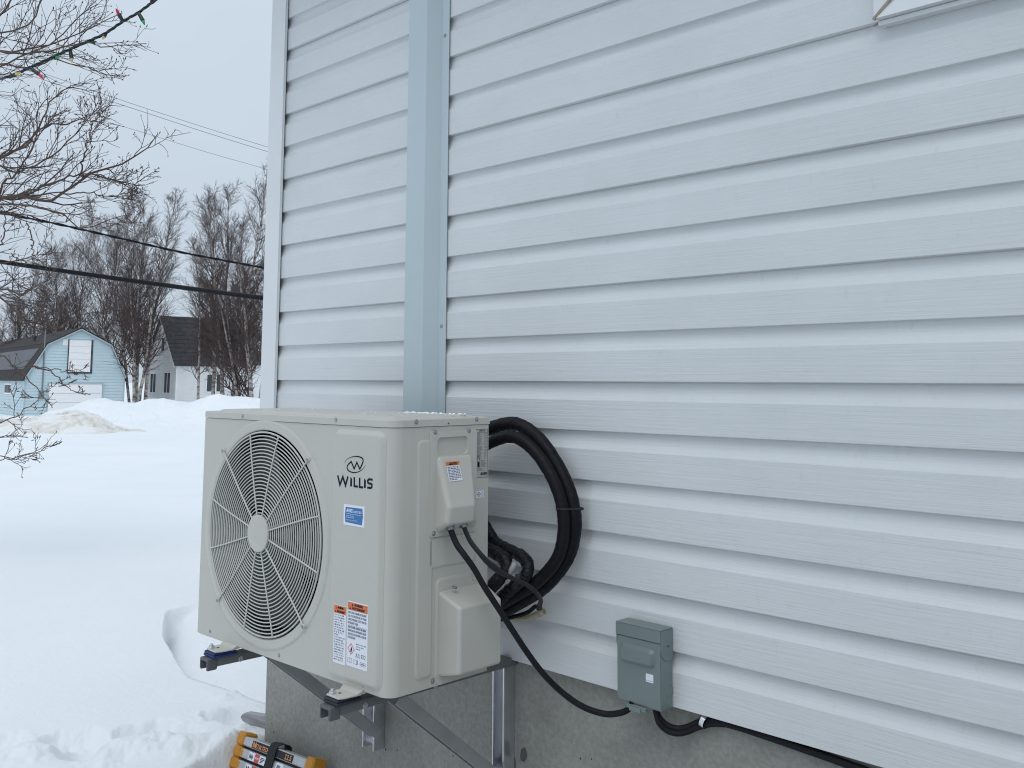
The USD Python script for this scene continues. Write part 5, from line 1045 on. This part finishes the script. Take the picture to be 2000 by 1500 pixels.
# ================================================================== TREES
def resample(P, k):
    P = np.array(P, float); s = np.r_[0, np.cumsum(np.linalg.norm(np.diff(P, axis=0), axis=1))]; t = np.linspace(0, s[-1], k)
    return np.column_stack([np.interp(t, s, P[:, c]) for c in range(P.shape[1])])
def spawn(P, R, rng, n, t0, t1, length, ang, K=5, rr=.6, tip=.35, up=.1, jit=.12, rmin=.002, flat=None):
    """n children on each parent: P (N,k,3), R (N,k). length(t, parent length)."""
    N, k, _ = P.shape; t = (np.arange(n)[None] + rng.random((N, n))) / n * (t1 - t0) + t0
    x = t * (k - 1); i = np.minimum(x.astype(int), k - 2); f = (x - i)[..., None]; row = np.arange(N)[:, None]
    A, B = P[row, i], P[row, i + 1]; pos = A * (1 - f) + B * f; T_ = B - A; T_ /= np.maximum(np.linalg.norm(T_, axis=-1, keepdims=True), 1e-9)
    r0 = (R[row, i] * (1 - f[..., 0]) + R[row, i + 1] * f[..., 0]) * rr
    pl_ = np.linalg.norm(np.diff(P, axis=1), axis=-1).sum(1)[:, None]; Ln = length(t, pl_) * rng.uniform(.7, 1.25, t.shape)
    rnd = rng.normal(size=pos.shape); rnd -= T_ * (rnd * T_).sum(-1, keepdims=True); rnd /= np.maximum(np.linalg.norm(rnd, axis=-1, keepdims=True), 1e-9)
    a = np.radians(ang * rng.uniform(.75, 1.25, t.shape))[..., None]; d = np.cos(a) * T_ + np.sin(a) * rnd
    if flat is not None: d[..., 2] = np.maximum(d[..., 2], -flat)
    d = d.reshape(-1, 3); pos = pos.reshape(-1, 3); Ln = Ln.reshape(-1); r0 = r0.reshape(-1); out = [pos]
    for s in range(K - 1):
        d = d + rng.normal(size=d.shape) * jit; d[:, 2] += up; d /= np.linalg.norm(d, axis=1, keepdims=True); pos = pos + d * (Ln / (K - 1))[:, None]; out.append(pos)
    Rn = np.maximum(r0, rmin)[:, None] * np.linspace(1, tip, K)[None]; return np.stack(out, 1), np.maximum(Rn, rmin * .6)
# ---- the near tree whose branches reach in from the left
nrng = np.random.default_rng(23)
DN = 7.0
limbs = [  # photo points, then start and end radius in photo pixels
 ([(-330, 470), (-180, 300), (-60, 110), (0, 32), (20, 0), (45, -45), (90, -95)], 7, 1.6), ([(-330, 480), (-150, 160), (-40, 72), (0, 65), (26, 60), (68, 40), (78, 0), (86, -60)], 6, 1.5),
 ([(-340, 500), (-170, 210), (-50, 112), (0, 100), (50, 97), (100, 86), (140, 68), (200, 45), (236, 26)], 6.5, 1.2), ([(-170, 210), (-40, 108), (0, 104), (70, 101), (112, 97), (160, 84), (205, 92), (250, 88)], 5, 1.0),
 ([(-350, 520), (-160, 250), (-40, 148), (0, 130), (35, 112), (70, 100), (110, 78), (150, 40), (190, 8)], 6, 1.2), ([(-160, 250), (-50, 140), (0, 128), (60, 128), (120, 120), (170, 134), (205, 142), (222, 162)], 4, .9),
 ([(-360, 560), (-180, 420), (-70, 345), (16, 300), (46, 280), (74, 256), (100, 244), (140, 236), (180, 224), (204, 216)], 8, 1.2), ([(-180, 420), (-60, 330), (0, 308), (38, 292), (58, 278), (84, 232), (104, 190), (140, 172), (176, 180)], 6, 1.0),
 ([(-180, 430), (-70, 318), (0, 326), (30, 336), (50, 330), (90, 310), (140, 270), (168, 238), (196, 206)], 5, 1.0), ([(-120, 440), (-20, 396), (0, 380), (6, 354), (30, 338), (56, 300), (70, 262), (72, 220), (96, 190)], 5, 1.0),
 ([(-370, 590), (-200, 470), (-70, 402), (0, 391), (30, 386), (60, 386), (96, 391), (120, 378), (160, 350), (184, 336), (216, 326), (260, 310), (294, 284), (308, 262)], 10, 1.2), ([(20, 388), (60, 372), (100, 358), (150, 341), (180, 340), (225, 352), (262, 360), (280, 348)], 4, .9),
 ([(-200, 480), (-60, 420), (0, 398), (60, 402), (120, 418), (150, 442), (185, 440), (215, 428), (254, 420)], 4, .9), ([(120, 378), (160, 376), (200, 382), (240, 384), (276, 382)], 2.5, .8), ([(160, 350), (162, 310), (176, 270), (180, 240), (196, 214)], 3, .8),
 ([(-380, 640), (-200, 570), (-60, 520), (0, 514), (40, 508), (66, 502), (96, 494), (130, 494)], 5, .9), ([(-200, 580), (-80, 556), (-20, 562), (0, 564), (24, 570), (40, 580), (66, 560), (100, 552)], 5, .9),
 ([(-380, 700), (-200, 640), (-60, 560), (0, 580), (43, 617), (55, 628), (75, 633), (109, 640), (150, 616), (176, 612)], 6, .9), ([(20, 598), (35, 617), (58, 634), (76, 648)], 2.4, .8),
 ([(-300, 700), (-120, 690), (-20, 690), (40, 722), (66, 751), (82, 769), (87, 777), (102, 793)], 4, .8), ([(52, 716), (70, 717), (90, 723), (112, 738), (126, 752), (150, 767), (161, 763)], 2.6, .7), ([(62, 717), (85, 719), (120, 724), (155, 724), (170, 728)], 2.0, .6),
 ([(-280, 830), (-80, 838), (0, 825), (26, 815), (52, 796), (75, 780), (82, 772)], 3.6, .7), ([(-280, 850), (-80, 870), (0, 852), (20, 848), (40, 838), (56, 814)], 3.2, .6), ([(-300, 900), (-120, 900), (-30, 888), (20, 892), (50, 888), (84, 868), (110, 845)], 3, .6), ([(-120, 900), (-20, 905), (10, 896), (45, 894), (70, 897)], 2.4, .6),
 ([(-60, 520), (0, 480), (10, 430), (4, 400)], 3, 1), ([(52, 436), (60, 462), (64, 480), (68, 496), (60, 520), (44, 505)], 2.2, .8)]
near_tree = thing('bare_tree', 'bare budding tree whose thin branches reach in from the left edge', 'tree', (*far(-380, 742, DN + .6)[:2], .25))
LP, LR = [], []
for k, (pts, r0, r1) in enumerate(limbs):
    n = len(pts); D0 = DN + .6 if pts[0][0] < -290 else DN + nrng.uniform(-.3, .5); dd = np.linspace(0, 1, n); off = nrng.uniform(-.9, .7)
    W3 = [far(p[0], p[1], D0 + off * d) for p, d in zip(pts, dd)]; P = resample(catmull(W3, 8), 26)
    P[1:-1] += nrng.normal(size=(24, 3)) * .008
    LP.append(P); LR.append((r1 * 1.3 + (r0 * 1.22 - r1 * 1.3) * (1 - np.linspace(0, 1, 26)) ** .8) * .5 * DN / F)
LP, LR = np.array(LP), np.array(LR)
xy0 = far(-380, 742, DN + .6); tr_ = [[xy0[0], xy0[1], ground_at(xy0[0], xy0[1]) - .3], [xy0[0] + .03, xy0[1], .9], [xy0[0] - .02, xy0[1] + .03, 1.7], [*far(-360, 560, DN + .6)], [*far(-335, 480, DN + .6)], [*far(-350, 200, DN + .7)], [*far(-330, -80, DN + .7)], [*far(-345, -420, DN + .8)]]
obj('trunk', tube(catmull(tr_, 8), np.linspace(.11, .02, 57), 14), 'bark_near', near_tree, smooth=60)
obj('limbs', tubes(LP, LR, 7), 'bark_near', near_tree, smooth=80)
n_l = np.linalg.norm(np.diff(LP, axis=1), axis=-1).sum(1)
B1, R1 = spawn(LP[:19], LR[:19], nrng, 11, .36, .98, lambda t, l: .20 * l ** .7 * (1.28 - .92 * t) * 1.5, 40, 7, .66, .40, .05, .15, .0027, flat=.35)
B1b, R1b = spawn(LP[19:], LR[19:], nrng, 5, .5, .98, lambda t, l: .11 * l ** .7 * (1.25 - .7 * t) * 1.3, 42, 7, .7, .45, .05, .15, .0024, flat=.35)
B1, R1 = np.concatenate([B1, B1b]), np.concatenate([R1, R1b])
B2, R2 = spawn(B1, R1, nrng, 5, .2, .98, lambda t, l: .55 * l * (1.1 - .4 * t), 38, 6, .72, .55, .06, .15, .0023, flat=.4)
B3, R3 = spawn(B2[::2], R2[::2], nrng, 2, .3, 1.0, lambda t, l: .55 * l, 40, 4, .8, .6, .06, .2, .0020, flat=.4)
obj('branches', tubes(B1, R1, 5), 'twig_near', near_tree, smooth=80, kind='stuff'); obj('twigs', cat([tubes(B2, R2, 4), tubes(B3, R3, 3)]), 'twig_near', near_tree, smooth=80, kind='stuff')
tips = np.vstack([B1[:, -1], B2[:, -1], B3[::2, -1], LP[:, -1]]); td = np.vstack([B1[:, -1] - B1[:, -2], B2[:, -1] - B2[:, -2], B3[::2, -1] - B3[::2, -2], LP[:, -1] - LP[:, -2]]); td /= np.linalg.norm(td, axis=1, keepdims=True)
k_ = nrng.random(len(tips)) < .6; tips, td = tips[k_], td[k_]; bl__ = nrng.uniform(.012, .024, len(tips)); side_ = nrng.normal(size=td.shape) * .28; d2_ = td + side_; d2_ /= np.linalg.norm(d2_, axis=1, keepdims=True); d2_[:, 2] += .15
BP = np.stack([tips, tips + d2_ * (bl__ * .35)[:, None], tips + d2_ * (bl__ * .65)[:, None], tips + d2_ * bl__[:, None]], 1); BR = np.array([.0018, .0042, .0036, .0006])[None] * nrng.uniform(.7, 1.1, (len(tips), 1))
obj('buds', tubes(BP, BR, 5), 'bark_near', near_tree, smooth=80, kind='stuff')
# ---- bare birches beyond the snow bank
def birch(label, px, D, top_py, lean=(0, 0), seed=0, stems=1, dens=1.0, wide=1.0, low=.22, base_py=None, name='birch_tree', group=None, trunk_r=.13):
    r_ = np.random.default_rng(seed); q = plan(fr2(px, D)); zg = ground_at(*q) - .3; ztop = z_at(top_py, D); H = ztop - zg
    t = thing(name, label, 'birch tree', (*q, zg), group=group); SP_, SR_ = [], []
    for s in range(stems):
        a = 2 * PI * s / max(stems, 1) + r_.uniform(0, 2); sp = (0.0 if stems == 1 else r_.uniform(.06, .13)); h = H * (1.0 if s == 0 else r_.uniform(.75, .98)); K = 14
        zz = np.linspace(0, 1, K); wob = np.cumsum(r_.normal(size=(K, 2)) * .006 * h, axis=0) * zz[:, None] ** .5
        xy = q + np.outer(zz ** 1.1, np.array([math.cos(a), math.sin(a)]) * sp * h + RH_ * lean[0] * h + FH_ * lean[1] * h) + wob + np.array([math.cos(a), math.sin(a)]) * (.22 if stems > 1 else 0)
        SP_.append(np.column_stack([xy, zg + zz * h])); SR_.append(trunk_r * (1.0 if s == 0 else .8) * (1 - zz) ** .8 + .014)
    SP_, SR_ = np.array(SP_), np.array(SR_); obj('trunk', tubes(SP_, SR_, 8), 'birch_bark', t, smooth=80)
    n1_ = int(44 * dens)
    A1, S1 = spawn(SP_, SR_, r_, n1_, low, .985, lambda tt, l: wide * l * (.045 + .175 * np.clip(1.02 - tt, 0, 1) ** .75 * np.clip((tt - low) * 5 + .45, 0, 1)), 42, 8, .42, .28, .10, .10, .015)
    A2, S2 = spawn(A1, S1, r_, 7, .15, .98, lambda tt, l: .42 * l * (1.15 - .6 * tt) + .12, 38, 5, .6, .5, .07, .14, .0105)
    A3, S3 = spawn(A2, S2, r_, 5, .15, 1.0, lambda tt, l: .45 * l + .14, 34, 4, .75, .6, .06, .16, .0082)
    obj('limbs', tubes(A1, S1, 5), 'birch_twig', t, smooth=80); obj('crown', cat([tubes(A2, S2, 3), tubes(A3, S3, 3)]), 'birch_twig', t, kind='stuff')
birch('tallest bare birch in the clump just right of the blue barn', 278, 70, 362, (-.03, 0), 21, 2, 1.1, .9)
birch('leaning stem birch with dark crown between the barn and the clump by it', 262, 72, 398, (-.06, 0), 2, 2, 1.0, 1.1)
birch('bare birch spreading low beside the right wall of the blue barn', 268, 69, 470, (.06, 0), 3, 2, .8, 1.2)
birch('broad bare birch behind the roof ridge of the blue barn', 222, 80, 392, (-.02, 0), 4, 2, 1.0, 1.15)
birch('rounded bare birch crown above the left half of the barn roof', 122, 84, 448, (0, 0), 5, 3, 1.0, 1.35)
birch('bare birch with forked crown above the loft door of the barn', 170, 82, 425, (.01, 0), 6, 2, 1.0, 1.2)
birch('lower bare birch behind the far left end of the barn roof', 40, 86, 520, (0, 0), 7, 3, .9, 1.4)
birch('bare birch nearest the white corner post, forking low over the snow', 503, 62, 330, (-.02, 0), 8, 2, 1.1, 1.0, trunk_r=.17)
birch('tall bare birch with twin stems in front of the dark shingle roof', 447, 64, 310, (.02, 0), 9, 2, 1.1, 1.05, trunk_r=.15)
birch('straight bare birch standing before the window of the steep-roofed house', 418, 66, 396, (-.01, 0), 10, 1, 1.1, 1.15)
birch('thin pale birch leaning in front of the dark shingle roof', 389, 65, 470, (-.05, 0), 11, 1, .8, .85, trunk_r=.09)
birch('bare birch with a rough trunk just right of the far house window', 432, 66, 372, (.0, 0), 12, 1, 1.0, 1.1)
birch('crooked low birch sprawling by the snow bank near the corner post', 480, 63, 520, (-.10, 0), 13, 3, .7, 1.4, low=.1)
FAR_ROW = ((-20, 1.0, 'hazy far birch low behind the left edge of the barn roof'), (95, 1.1, 'hazy far birch seen just over the upper roof slope of the barn'), (205, .95, 'hazy far birch behind the right shoulder of the barn roof'), (480, 1.25, 'hazy far birch beside the white corner post, behind the nearer birches'))
birch(FAR_ROW[0][2], FAR_ROW[0][0], 104, 600, (0, 0), 40, 3, .7, 1.5, name='distant_birch', group='far row of bare birches')
for k, (px, sc_, lab) in enumerate(FAR_ROW[1:]):
    q = plan(fr2(px, 104 + 3 * (k % 3))); path = '/World/' + numbered('/World', 'distant_birch'); x = UsdGeom.Xform.Define(stage, path)
    x.AddTranslateOp().Set(Gf.Vec3d(float(q[0]), float(q[1]), ground_at(*q) - .3)); x.AddRotateZOp().Set(50.0 + 77 * k); x.AddScaleOp().Set(Gf.Vec3f(sc_, sc_, sc_))
    x.GetPrim().GetReferences().AddInternalReference('/World/distant_birch'); x.GetPrim().SetInstanceable(True)
    data(x.GetPrim(), label=lab, category='birch tree', group='far row of bare birches')

# ================================================================== OVERHEAD CABLES AND STRING LIGHTS
def wire(name, label, pts, D, r, material='cable_black', twist=0, category='cable'):
    """Photo points, their depths; ends run on out of view."""
    P = resample(catmull([far(p[0], p[1], d) for p, d in zip(pts, D)], 10), 90); t = thing(name, label, category, P[0])
    if not twist: obj('strand', tube(P, r, 8), material, t, smooth=60); return
    T_ = np.gradient(P, axis=0); T_ /= np.linalg.norm(T_, axis=1)[:, None]; n = np.cross(T_, [0, 0, 1.0]); n /= np.linalg.norm(n, axis=1)[:, None]; b = np.cross(T_, n); s = np.linspace(0, twist * 2 * PI, len(P))
    for k in range(2): obj('strand', tube(P + (np.cos(s + k * PI)[:, None] * n + np.sin(s + k * PI)[:, None] * b) * r * .95, r, 7), material, t, smooth=60)
wire('overhead_cable', 'thick black overhead cable crossing low in front of the birches', [(-420, 442), (-150, 486), (0, 511), (150, 533), (300, 554), (450, 574), (515, 582), (640, 596)], [8.6, 8, 7.7, 7.5, 7.4, 7.2, 7.2, 7.1], .0175)
wire('overhead_cable', 'thin twisted overhead cable above the thick black one', [(-420, 345), (-150, 390), (0, 416), (90, 433), (150, 446), (250, 469), (350, 492), (450, 511), (515, 523), (700, 556)], [13, 13, 13, 13.4, 13.8, 14.4, 15, 15.6, 16, 17], .011, twist=16)
wire('overhead_wire', 'uppermost of the three thin grey wires crossing the open sky', [(-300, 20), (0, 116), (110, 152), (250, 200), (400, 249), (522, 287), (800, 372)], [26, 27, 28, 29, 30, 31, 33], .0075, 'mast_grey')
wire('overhead_wire', 'middle of the three thin grey wires, close under the uppermost', [(-300, 50), (0, 130), (135, 172), (260, 212), (400, 258), (522, 296), (800, 382)], [26, 27, 28, 29, 30, 31, 33], .0085, 'mast_grey')
wire('overhead_wire', 'lowest of the three thin grey wires, passing just over the birch tops', [(-300, 110), (0, 190), (150, 222), (270, 256), (400, 296), (522, 331), (800, 412)], [26, 27, 28, 29, 30, 31, 33], .0065, 'mast_grey')
sl = [(-330, 168), (-160, 182), (-60, 172), (0, 154), (30, 145), (60, 131), (100, 113), (137, 96), (178, 78), (206, 65), (240, 42), (271, 24), (297, 5), (330, -18), (400, -70), (520, -170), (700, -330)]
sd = [6.9, 5.4, 3.6, 3.0, 2.98, 2.96, 2.95, 2.95, 2.95, 2.95, 2.95, 2.96, 2.98, 3.0, 3.05, 3.15, 3.3]
P = resample(catmull([far(p[0], p[1], d) for p, d in zip(sl, sd)], 10), 420)
lights = thing('string_lights', 'string of small coloured lights on twisted dark green wire crossing the upper left sky', 'string lights', P[0])
T_ = np.gradient(P, axis=0); T_ /= np.linalg.norm(T_, axis=1)[:, None]; n = np.cross(T_, [0, 0, 1.0]); n /= np.linalg.norm(n, axis=1)[:, None]; b = np.cross(T_, n); ss = np.cumsum(np.r_[0, np.linalg.norm(np.diff(P, axis=0), axis=1)]) * 2 * PI / .075
for k in range(3): obj('wire', tube(P + (np.cos(ss + k * 2.1)[:, None] * n + np.sin(ss * 1.0 + k * 2.1)[:, None] * b) * .0028, .0023, 7), 'light_wire', lights, smooth=60)
for (bx0, by0), (bx1, by1), (bx2, by2), col in (((241, 43), (232, 28), (226, 16), 'bulb_red'), ((271, 26), (279, 40), (282.5, 49), 'bulb_green'), ((207, 66), (203, 71), (200, 77), 'bulb_cream'), ((176, 80), (187, 84.5), (197, 87.5), 'bulb_pale'), ((137, 98), (140, 114), (140, 123), 'bulb_cream'),
        ((104, 112), (109, 113), (117, 110), 'bulb_green'), ((60, 133), (75, 144.5), (86, 155), 'bulb_red'), ((17, 151), (30, 145.5), (41, 142), 'bulb_yellow'), ((299, 4), (296, 1), (292, -8), 'bulb_red'), ((345, -26), (352, -14), (355, -5), 'bulb_pale')):
    a = far(bx0, by0, 2.955); e = far(bx1, by1, 2.95); c = far(bx2, by2, 2.945); ax_ = e - a; ln_ = np.linalg.norm(ax_); ax_ /= ln_; l2 = max(np.linalg.norm(c - e), .012); a2_ = (c - e) / np.linalg.norm(c - e)
    s = obj('socket', lathe([(0, 0), (.0045, .0), (.0055, .004), (.0062, ln_ * .8), (.0064, ln_), (0, ln_)], 10, a, ax_), 'light_wire', lights, smooth=40)
    obj('bulb', lathe([(0, 0), (.0040, .0), (.0048, l2 * .25), (.0036, l2 * .6), (.0014, l2 * .95), (0, l2)], 10, e, a2_), col, s, smooth=50)
